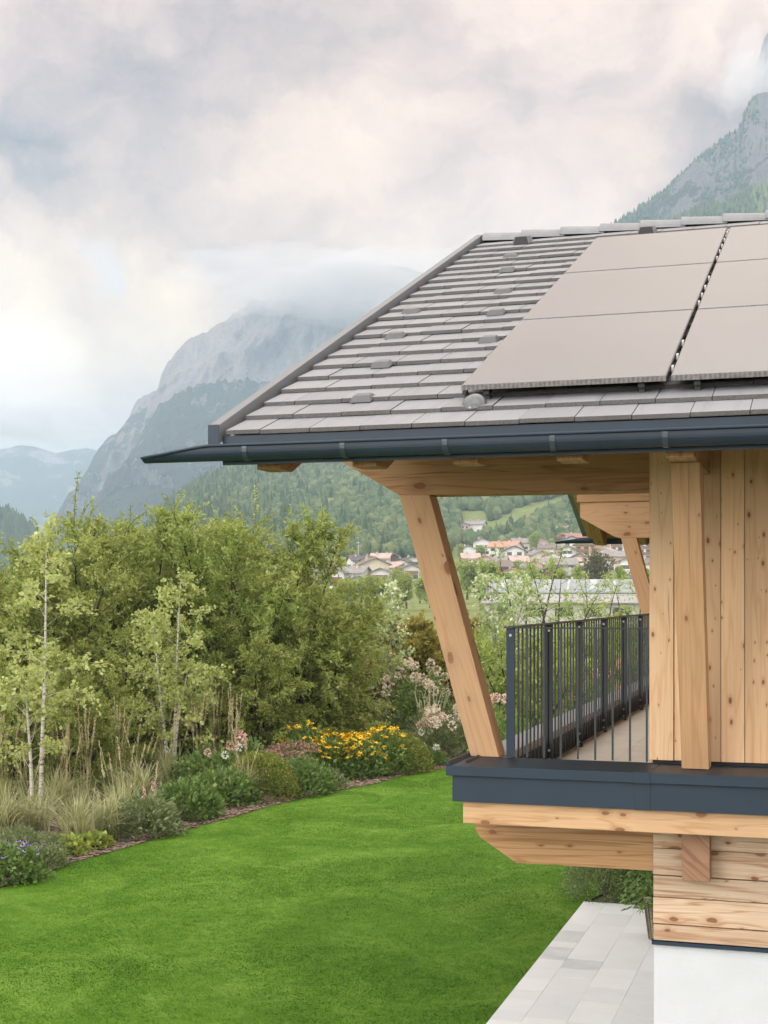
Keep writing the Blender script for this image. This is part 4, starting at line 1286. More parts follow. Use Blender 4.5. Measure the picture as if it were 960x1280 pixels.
def mountain(name, label, sil, D, v0, front, back, mat, seed, amp=40, prof=1.0, du=6, rows=46, ext=(-200, 1200), jag=3.0, cliff=None):
    us = np.arange(ext[0], ext[1] + 1, du)
    vr = np.interp(us, [p[0] for p in sil], [p[1] for p in sil])
    V = []
    for j in range(rows + 8):
        s = j / (rows - 1)
        for u, v in zip(us, vr):
            zr = ZC + (HY - v) * D / F_PX
            a = (u - CX) / F_PX * D
            zb = ZC + (HY - v0) * (D - front) / F_PX
            if s <= 1:
                hh = s ** prof
                if cliff:
                    hh = np.interp(s, cliff[0], cliff[1])
                z = zb + (zr - zb) * hh; d = D - front * (1 - s)
                e = math.sin(math.pi * min(1, s)) ** .6
            else:
                t = (s - 1) * 6
                z = zr - (zr - zb) * min(1, t) ; d = D + back * t; e = min(1, t * 2)
            q = Vector((a * .0011 * 3000 / D + seed * 7.3, d * .0011 * 3000 / D, z * .0016 * 3000 / D))
            nn = mnoise.ridged_multi_fractal(q * 1.7, .9, 2.1, 6, 1.0, 2.0) - 1.0
            n2 = mnoise.fractal(q * 9, 1.0, 2.0, 4)
            gl = mnoise.ridged_multi_fractal(Vector((q.x * 7.0, q.z * 1.6 + seed, q.y * 2.0)), .8, 2.2, 5, 1.0, 2.0) - 1.0
            d2 = d - nn * amp * .8 * e - n2 * amp * .22 * e - gl * amp * .55 * e
            z2 = z + n2 * amp * .12 * e + ((mnoise.fractal(Vector((u * .06, seed, 0)), 1.0, 2.0, 5) + .7 * (mnoise.ridged_multi_fractal(Vector((u * .11, seed, 3)), .9, 2.2, 5, 1.0, 2.0) - 1.0)) * jag * D / F_PX * min(1, max(0, (s - .8) / .15)))
            x, y = fan(a + mnoise.noise(q * 4) * amp * .35 * e, d2)
            V.append((x, y, z2))
    C = len(us)
    F = [(r * C + c, r * C + c + 1, (r + 1) * C + c + 1, (r + 1) * C + c) for r in range(rows + 7) for c in range(C - 1)]
    o = np_mesh(name, V, F, mat, None, None, True)
    tag(o, label, 'mountain', kind='structure')
    return us, vr

PALE1, PALE2 = (.30, .265, .25), (.56, .51, .48)
m_mid = rock_mat('pale cliff', (.15, .125, .12), (.54, .44, .375), (.030, .042, .034), (.082, .095, .070), 210, 620, -.02, .007)  # warm pale tone puts lit crag highlights into the rock colour
m_mid2 = rock_mat('wooded buttress', (.17, .15, .15), (.40, .355, .34), (.024, .036, .024), (.078, .092, .058), 260, 800, .05, .010)
m_right = rock_mat('right cliff', (.13, .115, .118), (.33, .285, .275), (.034, .048, .030), (.072, .088, .050), 330, 760, -.06, .010)
m_far = rock_mat('far range', (.25, .23, .23), (.45, .41, .40), (.055, .072, .055), (.09, .11, .08), 100, 900, .05, .002)
m_wood = rock_mat('dark wooded hill', (.12, .12, .08), (.2, .18, .14), (.020, .032, .016), (.055, .075, .030), 900, 1800, .5, .01)

mountain('mountain', 'pale rock mountain with its summit in cloud', [(20, 690), (60, 662), (95, 640), (112, 596), (135, 546), (160, 533), (168, 505), (185, 493), (197, 486), (203, 467), (212, 452), (222, 436), (235, 426), (262, 412), (290, 396), (320, 372), (360, 345), (420, 330), (480, 330), (560, 350), (700, 380), (900, 470)],
         3600, 750, 900, 700, m_mid, 2, amp=130, ext=(10, 640), du=2, rows=110, jag=4.0, cliff=([0, .35, .6, .8, 1], [0, .25, .5, .8, 1]))
mountain('mountain', 'wooded buttress below the pale rock mountain', [(30, 720), (70, 690), (100, 655), (150, 590), (178, 540), (200, 505), (240, 482), (290, 474), (340, 478), (420, 500), (520, 520), (700, 560)],
         2900, 750, 700, 500, m_mid2, 5, amp=95, ext=(30, 600), du=2, rows=90, jag=5.0)
mountain('mountain', 'far bluish range down the valley', [(-400, 520), (-200, 540), (-60, 548), (0, 562), (30, 556), (70, 566), (110, 560), (160, 575), (240, 600), (400, 640)],
         6200, 748, 1400, 400, m_far, 9, amp=120, ext=(-400, 400), du=6, rows=40, jag=1.5)
mountain('hill', 'dark wooded spur at the left edge of the valley', [(-400, 560), (-150, 600), (-40, 628), (0, 641), (12, 646), (28, 655), (42, 667), (60, 690), (90, 720), (140, 742)],
         1700, 752, 300, 300, m_wood, 12, amp=18, ext=(-400, 140), du=4, rows=30, jag=3.0)
mountain('mountain', 'steep grey rock mountain above the solar panels', [(560, 470), (640, 395), (700, 335), (740, 300), (770, 278), (800, 259), (830, 239), (848, 222), (860, 208), (880, 193), (905, 173), (920, 163), (928, 148), (935, 132), (943, 120), (955, 115), (975, 114), (1010, 100), (1100, 70), (1300, 60), (1500, 90)],
         2000, 560, 520, 400, m_right, 15, amp=60, ext=(620, 1400), du=3, rows=80, jag=2.2)
mountain('hill', 'wooded shoulder below the steep grey mountain', [(700, 360), (780, 305), (830, 281), (850, 273), (880, 262), (905, 256), (930, 244), (960, 231), (1010, 215), (1100, 190), (1300, 170)],
         1600, 560, 250, 250, m_wood, 18, amp=15, ext=(700, 1300), du=5, rows=26, jag=3.0)
mountain('mountain', 'dark peak showing through the cloud at the top right corner', [(925, 170), (938, 125), (943, 98), (948, 74), (953, 55), (958, 42), (975, 26), (1010, 10), (1100, 20), (1300, 80)],
         2350, 420, 200, 150, m_right, 21, amp=30, ext=(925, 1300), du=3, rows=30, jag=2.0)

# ---------------------------------------------------------------- forest on the slope (one wood, read as a mass)
def ico():
    import bmesh
    bm = bmesh.new(); bmesh.ops.create_icosphere(bm, subdivisions=2, radius=1.0)
    V = np.array([v.co[:] for v in bm.verts]); F = np.array([[v.index for v in f.verts] for f in bm.faces]); bm.free()
    return V, F
IV, IF = ico()

def in_poly(poly, u, v):
    return inside(poly, u, v)
MEADOWS = [[(585, 680), (612, 655), (640, 640), (668, 628), (700, 618), (728, 612), (732, 626), (705, 638), (684, 650), (655, 662), (632, 672)],
           [(398, 712), (412, 699), (432, 696), (446, 700), (446, 722), (405, 722)]]

def forest():
    rng = np.random.RandomState(3)
    N = 50000
    d = np.sqrt(rng.uniform(560 ** 2, 1440 ** 2, N)); u = rng.uniform(120, 1060, N)
    ok = (u < 800) | (rng.rand(N) < .35)
    z = ground_z(u, d); v = HY - (z - ZC) / d * F_PX
    for mp in MEADOWS:
        ok &= ~in_poly(mp, u, v)
    ok &= ~((v > 695) | ((v > 684) & (u > 560)) | ((v > 672) & (u > 560) & (rng.rand(N) < .6)) | ((v > 640) & (u > 572) & (u < 612) & (v < 672)))
    u, d, z = u[ok], d[ok], z[ok]; n = len(u)
    a = (u - CX) / F_PX * d; x, y = a * CT - d * ST, a * ST + d * CT
    con = rng.rand(n) < np.clip(.30 - (u - 180) / 900, .06, .4)
    r = rng.uniform(2.0, 3.9, n); h = r * rng.uniform(1.0, 1.45, n)
    r = np.where(con, r * .55, r); h = np.where(con, h * 1.75, h)
    nv = len(IV)
    jit = 1 + rng.normal(0, .16, (n, nv, 1))
    P = IV[None] * jit
    taper = np.where(con[:, None], np.clip(.9 - IV[None, :, 2] * .75, .05, 1.6), 1.0)[:, :, None]
    V = np.empty((n, nv, 3), np.float32)
    V[:, :, :2] = P[:, :, :2] * taper * r[:, None, None] + np.stack([x, y], 1)[:, None, :]
    V[:, :, 2] = P[:, :, 2] * h[:, None] + (z + h * .75)[:, None]
    F = IF[None] + (np.arange(n) * nv)[:, None, None]
    va = np.repeat(np.clip(rng.normal(.42, .22, n) - .18 * con, 0, 1), len(IF)) + rng.normal(0, .10, n * len(IF))
    m, nb, out = new_mat('forest crowns')
    p = geo_pos(nb); var = attr(nb)
    f = nb.noise(p, .9, 4, .7)
    k = nb.math('MULTIPLY_ADD', nb.maprange(f, .3, .7), .35, nb.math('MULTIPLY', var, .72))
    col = nb.ramp(k, [(.08, (.028, .054, .022)), (.38, (.074, .112, .042)), (.62, (.125, .160, .060)), (.95, (.220, .222, .098))])
    principled(nb, out, col, .8, .15, f, .8, 1.0)
    o = np_mesh('forest', V.reshape(-1, 3), F.reshape(-1, 3), m, va)
    tag(o, 'mixed wood covering the slope behind the village', 'forest', kind='stuff')

    # sparse ridge trees on the rocky shoulders
    n = 2600
    uu = rng.uniform(700, 1000, n); dd = 1600 - rng.uniform(0, 1, n) ** 1.5 * 190
    vr = np.interp(uu, [700, 780, 830, 850, 880, 905, 930, 960, 1010, 1100], [360, 305, 281, 273, 262, 256, 244, 231, 215, 190])
    t = (dd - 1350) / 250
    zb = ZC + (HY - 560) * 1350 / F_PX; zr = ZC + (HY - vr) * 1600 / F_PX
    z1 = zb + (zr - zb) * t; x1, y1 = ((uu - CX) / F_PX * 1600) * CT - dd * ST, ((uu - CX) / F_PX * 1600) * ST + dd * CT
    n2 = 2200
    u2 = rng.uniform(690, 945, n2); s2 = 1 - rng.uniform(0, 1, n2) ** 1.6 * .6
    v2 = np.interp(u2, [690, 700, 740, 770, 800, 830, 848, 860, 880, 905, 920, 928, 935, 943], [345, 335, 300, 278, 259, 239, 222, 208, 193, 173, 163, 148, 132, 120])
    d2 = 2000 - 520 * (1 - s2); zr = ZC + (HY - v2) * 2000 / F_PX; zb = ZC + (HY - 560) * 1480 / F_PX
    z2 = zb + (zr - zb) * s2; a2 = (u2 - CX) / F_PX * 2000
    x2, y2 = a2 * CT - d2 * ST, a2 * ST + d2 * CT
    n3 = 700
    u3 = rng.uniform(-30, 70, n3); s3 = 1 - rng.uniform(0, 1, n3) ** 1.6
    v3 = np.interp(u3, [-40, 0, 12, 28, 42, 60, 90], [628, 641, 646, 655, 667, 690, 720])
    d3 = 1700 - 300 * (1 - s3); zr = ZC + (HY - v3) * 1700 / F_PX; zb = ZC + (HY - 752) * 1400 / F_PX
    z3 = zb + (zr - zb) * s3; a3 = (u3 - CX) / F_PX * 1700
    x3, y3 = a3 * CT - d3 * ST, a3 * ST + d3 * CT
    X = np.concatenate([x1, x2, x3]); Y = np.concatenate([y1, y2, y3]); Z = np.concatenate([z1, z2, z3]); n = len(X)
    big = np.concatenate([np.full(len(x1), .8), np.full(n2, .55), np.full(n3, 1.2)])
    r = rng.uniform(2.0, 4.0, n) * big; h = rng.uniform(5, 8.5, n) * big
    taper = np.clip(.8 - IV[None, :, 2] * .65, .05, 1.5)[:, :, None] * np.ones((n, 1, 1))
    P = IV[None] * (1 + rng.normal(0, .15, (n, nv, 1)))
    V = np.empty((n, nv, 3), np.float32)
    V[:, :, :2] = P[:, :, :2] * taper * r[:, None, None] + np.stack([X, Y], 1)[:, None, :]
    V[:, :, 2] = P[:, :, 2] * h[:, None] + (Z + h * .6)[:, None]
    F = IF[None] + (np.arange(n) * nv)[:, None, None]
    yel = np.concatenate([np.where((uu > 940), .62, .22), np.full(n2, .12), np.full(n3, .15)])
    o = np_mesh('forest', V.reshape(-1, 3), F.reshape(-1, 3), m, np.repeat(yel + rng.normal(0, .12, n), len(IF)))
    tag(o, 'conifers scattered over the mountain shoulders', 'forest', kind='stuff')
forest()

# ---------------------------------------------------------------- village houses
WALLC = {'white': (.72, .70, .68), 'cream': (.62, .54, .42), 'ochre': (.58, .40, .22), 'pink': (.60, .44, .38), 'wood': (.16, .10, .065), 'grey': (.42, .40, .38)}
ROOFC = {'grey': (.25, .225, .215), 'brown': (.19, .145, .125), 'red': (.34, .165, .125), 'terracotta': (.46, .235, .155), 'pinkish': (.46, .33, .29), 'dark': (.10, .088, .085), 'metal': (.40, .41, .43)}
for k, c in WALLC.items():
    M['w_' + k] = plain('house wall ' + k, c, .9, .2, .08, .4)
for k, c in ROOFC.items():
    M['r_' + k] = plain('house roof ' + k, c, .7, .3, .16, .5)
M['pane'] = plain('dark window pane', (.035, .04, .045), .2, .6, .1)
M['shutter'] = plain('brown shutter', (.14, .08, .05), .7, .3, .1)
M['vw'] = plain('balcony wood', (.22, .12, .06), .8, .2, .2)

def d_of_v(u, vb):
    ds = np.linspace(200, 1350, 2301)
    z = ground_z(np.full_like(ds, u), ds); v = HY - (z - ZC) / ds * F_PX
    return float(ds[np.argmin(np.abs(v - vb) + (ds - 200) * 1e-5)])

VG = 'houses of the village across the valley'
def vhouse(label, u, vb, wpx, hpx, kind, wall, roof, yaw=0.0, dist=None, chim=1, balcony=False, pitch=.42, nm='village_house', depth=None, ov=.9):
    d = dist or d_of_v(u, vb)
    z = ZC + (HY - vb) * d / F_PX
    w = wpx * d / F_PX; h = hpx * d / F_PX                # visible width and total height
    r = ray(u, HY)
    ang = math.atan2(r[1], r[0]) - math.pi / 2 + yaw       # front turned to the valley
    t = thing(nm, label, 'house', (r[0] * d, r[1] * d, z), ang, VG if nm == 'village_house' else None)
    dep = depth or max(9.0, w * .9)
    if kind == 'g':                                        # gable to the front
        rise = w / 2 * pitch; hw = max(2.6, h - rise)
        b = MB(1); b.prism([(-w / 2, -3), (w / 2, -3), (w / 2, hw), (0, hw + rise), (-w / 2, hw)], 'y', 0, dep)
        b.build('wall', M['w_' + wall], t, world=False)
        b = MB(2)
        for s in (-1, 1):
            x0, z0 = s * (w / 2 + ov), hw - ov * pitch
            b.prism([(0, hw + rise + .05), (x0, z0 + .05), (x0, z0 + .40), (0, hw + rise + .40)], 'y', -ov * 1.3, dep + ov)
        rf = b.build('roof', M['r_' + roof], t, world=False)
        zc = hw + rise * .55
    else:                                                  # eave to the front
        rise = dep / 2 * pitch; hw = max(2.6, h - rise)
        b = MB(1); b.prism([(0, -3), (dep, -3), (dep, hw), (dep / 2, hw + rise), (0, hw)], 'x', -w / 2, w / 2)
        b.build('wall', M['w_' + wall], t, world=False)
        b = MB(2)
        for s in (0, 1):
            y0 = -ov if s == 0 else dep + ov
            z0 = hw - ov * pitch
            b.prism([(dep / 2, hw + rise + .05), (y0, z0 + .05), (y0, z0 + .40), (dep / 2, hw + rise + .40)], 'x', -w / 2 - ov, w / 2 + ov)
        rf = b.build('roof', M['r_' + roof], t, world=False)
        zc = hw + rise * .6
    for c in range(chim):
        b = MB(3 + c)
        x = (-.22 + .42 * c) * w; y = dep * (.35 if kind == 'e' else .4)
        b.box(x - .35, x + .35, y - .35, y + .35, zc - .8, hw + rise + .7)
        b.box(x - .45, x + .45, y - .45, y + .45, hw + rise + .71, hw + rise + .85)
        b.build('chimney', M['w_grey' if c == 0 else 'w_pink'], rf, world=False)
    nfl = max(1, int(hw // 2.7)); nw = max(2, int(w // 3.4))
    for fl in range(nfl):
        for i in range(nw):
            x = -w / 2 + w * (i + .5) / nw; zz = .9 + fl * 2.75
            if zz + 1.3 > hw + (.3 if kind == 'g' else 0):
                continue
            b = MB(9)
            b.box(x - .5, x + .5, -.06, .1, zz, zz + 1.3)
            b.build('window', M['pane'], t, world=False)
            if d < 700:
                for s_ in (-1.0, .53):
                    b = MB(10)
                    b.box(x + s_, x + s_ + .47, -.10, -.01, zz - .05, zz + 1.35)
                    b.build('shutter', M['shutter'], t, world=False)
    if balcony:
        b = MB(11)
        for fl in range(1, nfl + (1 if kind == 'g' else 0)):
            zz = fl * 2.75
            b.box(-w * .42, w * .42, -1.1, -.02, zz - .15, zz); b.box(-w * .42, w * .42, -1.14, -1.06, zz + .01, zz + .95)
        if b.v:
            b.build('balcony', M['vw'], t, world=False)
    return t

HS = [
 # left group, seen left of the strut
 ('large chalet with long grey roof at the left of the village, above the round trees', 436, 733, 34, 24, 'e', 'white', 'grey', -.35, 2, True),
 ('cream gabled house just right of the large grey roofed chalet', 469, 724, 36, 26, 'g', 'cream', 'brown', .25, 1, False),
 ('white gabled house in front of the cream gabled one', 475, 733, 24, 22, 'g', 'white', 'brown', -.1, 0, True),
 ('small chalet with a balcony below the left end of the grey roofed chalet', 420, 736, 20, 24, 'g', 'white', 'brown', -.2, 1, True),
 ('dark roofed house above the large grey roofed chalet', 452, 710, 22, 15, 'e', 'white', 'dark', .3, 1, False),
 ('pale roofed house highest in the left group', 474, 707, 22, 15, 'e', 'cream', 'pinkish', -.2, 1, False),
 ('brown gabled house right of the pale roofed one', 490, 706, 16, 14, 'g', 'wood', 'grey', .3, 1, False),
 ('low house with dark gable near the strut, second row', 500, 712, 18, 13, 'g', 'cream', 'dark', -.3, 1, False),
 ('white house with a balcony touching the left side of the strut', 514, 727, 20, 21, 'g', 'white', 'brown', .15, 1, True),
 ('brown roofed house upslope and left of the strut', 516, 709, 16, 13, 'g', 'white', 'dark', .2, 1, False),
 ('pink walled house half hidden by hornbeam leaves at the left end of the village', 396, 730, 20, 18, 'e', 'pink', 'grey', .2, 1, True),
 ('wide house behind the pale gabled ones with grey roof', 492, 718, 24, 15, 'e', 'white', 'pinkish', .1, 1, False),
 # right group, seen between the strut and the timber wall
 ('grey roofed farmhouse alone on the slope above the village', 592, 667, 23, 16, 'e', 'white', 'grey', -.25, 2, False),
 ('small grey gable against the lonely farmhouse on the slope', 581, 669, 10, 15, 'g', 'pink', 'grey', .2, 0, False),
 ('house with bright terracotta roof right of the strut', 627, 699, 34, 22, 'e', 'white', 'terracotta', -.35, 2, False),
 ('white house with grey roof right of the terracotta roof', 657, 689, 29, 16, 'e', 'white', 'grey', .15, 2, False),
 ('low house with long pale grey roof below the terracotta roof', 632, 709, 30, 12, 'e', 'grey', 'grey', -.2, 1, False),
 ('brown timbered house below the pale grey roof', 628, 727, 24, 26, 'e', 'wood', 'brown', .25, 1, True),
 ('white sided house with dark gable beside the brown timbered house', 652, 728, 20, 17, 'g', 'white', 'dark', -.4, 1, False),
 ('pinkish roofed house just right of the strut', 589, 707, 20, 15, 'e', 'white', 'pinkish', .1, 1, False),
 ('small grey roofed house below the pinkish roof by the strut', 598, 714, 18, 13, 'g', 'white', 'grey', .3, 1, False),
 ('red brown gabled house at the top of the right group', 704, 687, 18, 19, 'g', 'wood', 'red', -.3, 1, True),
 ('red roofed house right of the red brown gable', 720, 685, 20, 18, 'e', 'pink', 'red', .2, 1, False),
 ('white house with grey roof under the far gutter tip', 750, 687, 25, 18, 'e', 'white', 'grey', 0.0, 2, False),
 ('ochre house with brown gable and balcony in the right group', 728, 697, 20, 20, 'g', 'ochre', 'brown', -.15, 1, True),
 ('second ochre house with a steep gable right of the first', 745, 696, 15, 18, 'g', 'ochre', 'brown', .2, 0, True),
 ('brown gabled house right of the two ochre ones', 758, 695, 14, 17, 'g', 'pink', 'brown', .1, 1, False),
 ('narrow white house left of the ochre house', 709, 703, 13, 20, 'g', 'white', 'brown', -.2, 1, False),
 ('long low building with pink roof in front of the ochre houses', 740, 709, 38, 12, 'e', 'pink', 'pinkish', -.1, 0, False),
 ('long low building with grey roof left of the pink one', 700, 714, 40, 13, 'e', 'grey', 'grey', .1, 1, False),
 ('tall white house near the far strut', 771, 698, 17, 29, 'e', 'white', 'grey', -.2, 1, True),
 ('white house between the far strut and the timber wall, upper one', 806, 701, 18, 30, 'e', 'white', 'grey', .2, 1, True),
 ('white house between the far strut and the timber wall, lower one', 808, 722, 16, 24, 'e', 'white', 'brown', -.1, 1, True),
 ('white house partly behind the purple leaved tree', 783, 724, 14, 26, 'g', 'white', 'brown', .1, 0, False),
 ('grey roofed house between the terracotta roof and the locust crown', 676, 706, 22, 17, 'g', 'cream', 'grey', .35, 1, False),
 ('brown roofed house half hidden by the locust crown', 683, 697, 18, 17, 'e', 'white', 'brown', -.1, 1, False),
 ('small pink house under the locust crown', 668, 717, 20, 16, 'g', 'pink', 'pinkish', -.2, 1, False),
 ('dark gabled house low in the right group behind the locust', 690, 727, 22, 19, 'g', 'wood', 'dark', .2, 1, False),
 ('grey roofed house lowest in the right group above the metal roof', 716, 728, 24, 16, 'e', 'white', 'grey', -.15, 1, False),
]
_rh = random.Random(77)
_adj = ['plain', 'small', 'narrow', 'broad', 'low', 'pale']
_mk = {'grey': 'grey roofed', 'brown': 'brown roofed', 'red': 'red roofed', 'pinkish': 'pinkish roofed', 'dark': 'dark roofed'}
# the densely packed rest of the village: (u, v, beside what)
for (u, vb, kd, wl, rf, place) in (
    (404, 719, 'g', 'white', 'brown', 'between the hornbeam and the pale meadow, left part of the village'), (428, 722, 'e', 'pink', 'dark', 'directly behind the small balcony chalet'),
    (485, 729, 'e', 'white', 'brown', 'in front of the wide grey roofed house'), (505, 721, 'g', 'white', 'grey', 'left of the balcony house at the strut'), (461, 714, 'g', 'pink', 'brown', 'between the cream gable and the dark roofed house above it'),
    (582, 717, 'g', 'white', 'brown', 'lowest by the right edge of the strut'), (606, 708, 'g', 'pink', 'red', 'just left of the pale long grey roof'), (612, 718, 'e', 'white', 'grey', 'just left of the brown timbered house'),
    (643, 705, 'g', 'white', 'dark', 'right of the pale long grey roof'), (668, 700, 'g', 'white', 'brown', 'between the long grey roof and the locust crown'), (690, 706, 'g', 'white', 'red', 'behind the long grey roof left of the pink one'),
    (697, 696, 'e', 'cream', 'grey', 'below the red brown gable'), (715, 693, 'g', 'white', 'dark', 'left above the ochre balcony house'), (733, 684, 'g', 'pink', 'brown', 'left of the white house under the gutter tip'),
    (764, 684, 'e', 'cream', 'pinkish', 'right of the white house under the gutter tip'), (737, 720, 'e', 'white', 'pinkish', 'below the pink roofed long building'), (760, 716, 'g', 'white', 'red', 'right below the pink roofed long building'),
    (698, 722, 'g', 'cream', 'brown', 'left of the lowest grey roofed house'), (664, 724, 'e', 'pink', 'brown', 'right of the white sided house with dark gable'), (770, 711, 'e', 'pink', 'grey', 'below the tall white house by the far strut'),
    (702, 677, 'g', 'white', 'brown', 'topmost left of the far gutter tip'), (742, 676, 'e', 'cream', 'dark', 'topmost under the far gutter tip'), (716, 674, 'e', 'white', 'red', 'highest of the right group, above the red roofed house'),
    (756, 702, 'g', 'white', 'pinkish', 'right of the long pink roofed building'), (724, 708, 'g', 'cream', 'dark', 'between the long grey and long pink roofed buildings'), (650, 714, 'e', 'white', 'pinkish', 'above the white sided house with dark gable'),
    (779, 686, 'e', 'white', 'red', 'beside the far strut, highest there'), (640, 728, 'g', 'white', 'red', 'between the brown timbered house and the white sided one'), (785, 733, 'e', 'white', 'dark', 'lowest by the far strut'), (745, 730, 'g', 'cream', 'red', 'just above the metal roofed hall'),
    (596, 722, 'e', 'cream', 'pinkish', 'second lowest by the right edge of the strut'), (585, 698, 'g', 'white', 'grey', 'highest by the right edge of the strut'), (412, 724, 'e', 'cream', 'grey', 'just left of the small balcony chalet'), (448, 738, 'g', 'white', 'dark', 'below the large grey roofed chalet'),
    (676, 690, 'g', 'pink', 'grey', 'right of the white grey roofed house, high in the right group'), (603, 695, 'g', 'white', 'brown', 'high between the strut and the terracotta roof')):
    w_ = _rh.uniform(16, 25)
    vhouse('%s %s house %s' % ({'white': 'white', 'pink': 'pink', 'cream': 'cream'}[wl], _mk[rf], place), u, vb, w_, w_ * _rh.uniform(.7, .95), kd, wl, rf, _rh.uniform(-.35, .35), None, 1, _rh.random() < .3)
for (lb, u, vb, wp, hp, kd, wl, rf, yaw, ch, bal) in HS:
    vhouse(lb, u, vb, wp, hp, kd, wl, rf, yaw, None, ch, bal)
vhouse('low shed with pinkish roof in the field left of the maples', 395, 759, 34, 17, 'e', 'pink', 'pinkish', .08, 300, 0, False, .35, 'field_shed', 7.0, .4)

# the long metal roofed hall beyond the balcony
hd = 170.0
r = ray(735, HY)
hall = thing('metal_roofed_hall', 'long low hall with pale metal roof and skylights beyond the balcony', 'hall', (r[0] * hd, r[1] * hd, 0.9), math.atan2(r[1], r[0]) - math.pi / 2 - .02)
M['hall_low'] = plain('pale sheet roof', (.33, .31, .31), .6, .3, .1, .6)
b = MB(1); b.box(-12.5, 14, 0, 16, -2, 2.55); b.box(-12.5, 14, 5.0, 16, 2.56, 3.6); b.build('wall', M['w_grey'], hall, world=False)
b = MB(2); b.prism([(-.8, 2.60), (5.1, 3.72), (5.1, 3.86), (-.8, 2.74)], 'x', -13, 14.5); b.build('lower_roof', M['hall_low'], hall, world=False)
M['hallroof'] = plain('pale blue metal roof', (.25, .27, .295), .45, .5, .10, .6)
b = MB(3); b.prism([(4.6, 3.90), (12.0, 5.55), (12.0, 5.70), (4.6, 4.05)], 'x', -13, 14.5); b.prism([(12.01, 5.55), (17, 4.4), (17, 4.55), (12.01, 5.70)], 'x', -13, 14.5)
hr = b.build('roof', M['hallroof'], hall, world=False)
for k in range(9):
    b = MB(5 + k); x = -11.5 + k * 2.9
    b.prism([(5.4, 4.24), (11.4, 5.58), (11.4, 5.66), (5.4, 4.32)], 'x', x, x + (.35 if k % 2 else .9))
    b.build('skylight', M['r_metal'], hr, world=False)
for k in range(7):
    b = MB(20 + k); x = -11 + k * 3.5
    b.box(x, x + 2.2, -.06, .05, 1.0, 2.1); b.build('window', M['pane'], hall, world=False)

# poles and road sign in the field
for lb, u, v0, v1 in (('slim pale pole on the meadow behind the large chalet', 448, 700, 676), ('shorter slim pole left of the one behind the chalet', 418, 700, 682)):
    d = d_of_v(u, v0); r = ray(u, HY)
    t = thing('utility_pole', lb, 'pole', (r[0] * d, r[1] * d, ZC + (HY - v0) * d / F_PX))
    b = MB(1); b.tube([(0, 0, 0), (0, 0, (v0 - v1) * d / F_PX)], [.22, .12], 6); b.build('shaft', M['w_grey'], t, world=False)
    b = MB(2); b.box(-1.1, 1.1, -.08, .08, (v0 - v1) * d / F_PX - .9, (v0 - v1) * d / F_PX - .7); b.build('crossarm', M['w_grey'], t, world=False)
d = 330; r = ray(500.5, HY)
t = thing('road_sign', 'small white road sign standing at the edge of the field', 'sign', (r[0] * d, r[1] * d, ZC + (HY - 752) * d / F_PX))
b = MB(1); b.tube([(0, 0, -.5), (0, 0, 2.0)], .06, 6); b.build('post', M['w_grey'], t, world=False)
b = MB(2); b.box(-.55, .55, -.10, -.07, .9, 2.1); b.build('sign_plate', M['w_white'], t, world=False)
# cable across the wooded slope
pa, pb_ = PD(360, 630, 880), PD(520, 636, 880)
b = MB(1)
b.tube([tuple(pa[i] + (pb_[i] - pa[i]) * t - (math.sin(t * math.pi) * 4 if i == 2 else 0) for i in range(3)) for t in [k / 12 for k in range(13)]], .10, 4)
o = b.build('cable', M['w_white']); tag(o, 'thin pale cable strung across the wooded slope', 'cable')

# ---------------------------------------------------------------- village trees
def vtree(seed, r, h, n, mat, cone=False):
    rng = np.random.RandomState(seed)
    t = thing('village_tree', 'x', 'tree', (0, 0, 0), 0, 'trees among the village houses')
    lv = Leaves(seed)
    K = 16
    cz = rng.uniform(.25, .95, K) * h; ca = rng.uniform(0, 6.28, K); cr = rng.uniform(0, .62, K) * r * np.sqrt(np.clip(1 - ((cz / h - .52) / .55) ** 2, .05, 1))
    for k in range(K):
        c = np.array([math.cos(ca[k]) * cr[k], math.sin(ca[k]) * cr[k], cz[k]]); q = r * rng.uniform(.28, .46)
        m_ = n // K
        dd = rng.normal(0, 1, (m_, 3)); dd /= np.linalg.norm(dd, axis=1)[:, None]
        lv.add(c + dd * q * rng.uniform(.55, 1.05, (m_, 1)), dd + rng.normal(0, .6, (m_, 3)), rng.uniform(.35, .75, m_) * r / 4.5, .8)
    lv.build('crown', M[mat], t, .5)
    b = MB(seed); b.tube([(0, 0, -1), (0, 0, h * .3), (.1, 0, h * .8)], [r * .08, r * .06, .05], 6, cap=False); b.build('trunk', M['darkbark'], t, world=False, fixn=False)
    return t
PR = [vtree(301, 4.6, 9.5, 2600, 'lf_hedge2'), vtree(302, 4.0, 10.5, 2400, 'lf_hedge'), vtree(303, 4.8, 9.0, 2600, 'lf_dark'), vtree(304, 3.8, 9.0, 2400, 'lf_locust')]
KIND = ['fresh green', 'olive green', 'dark purplish', 'light green']
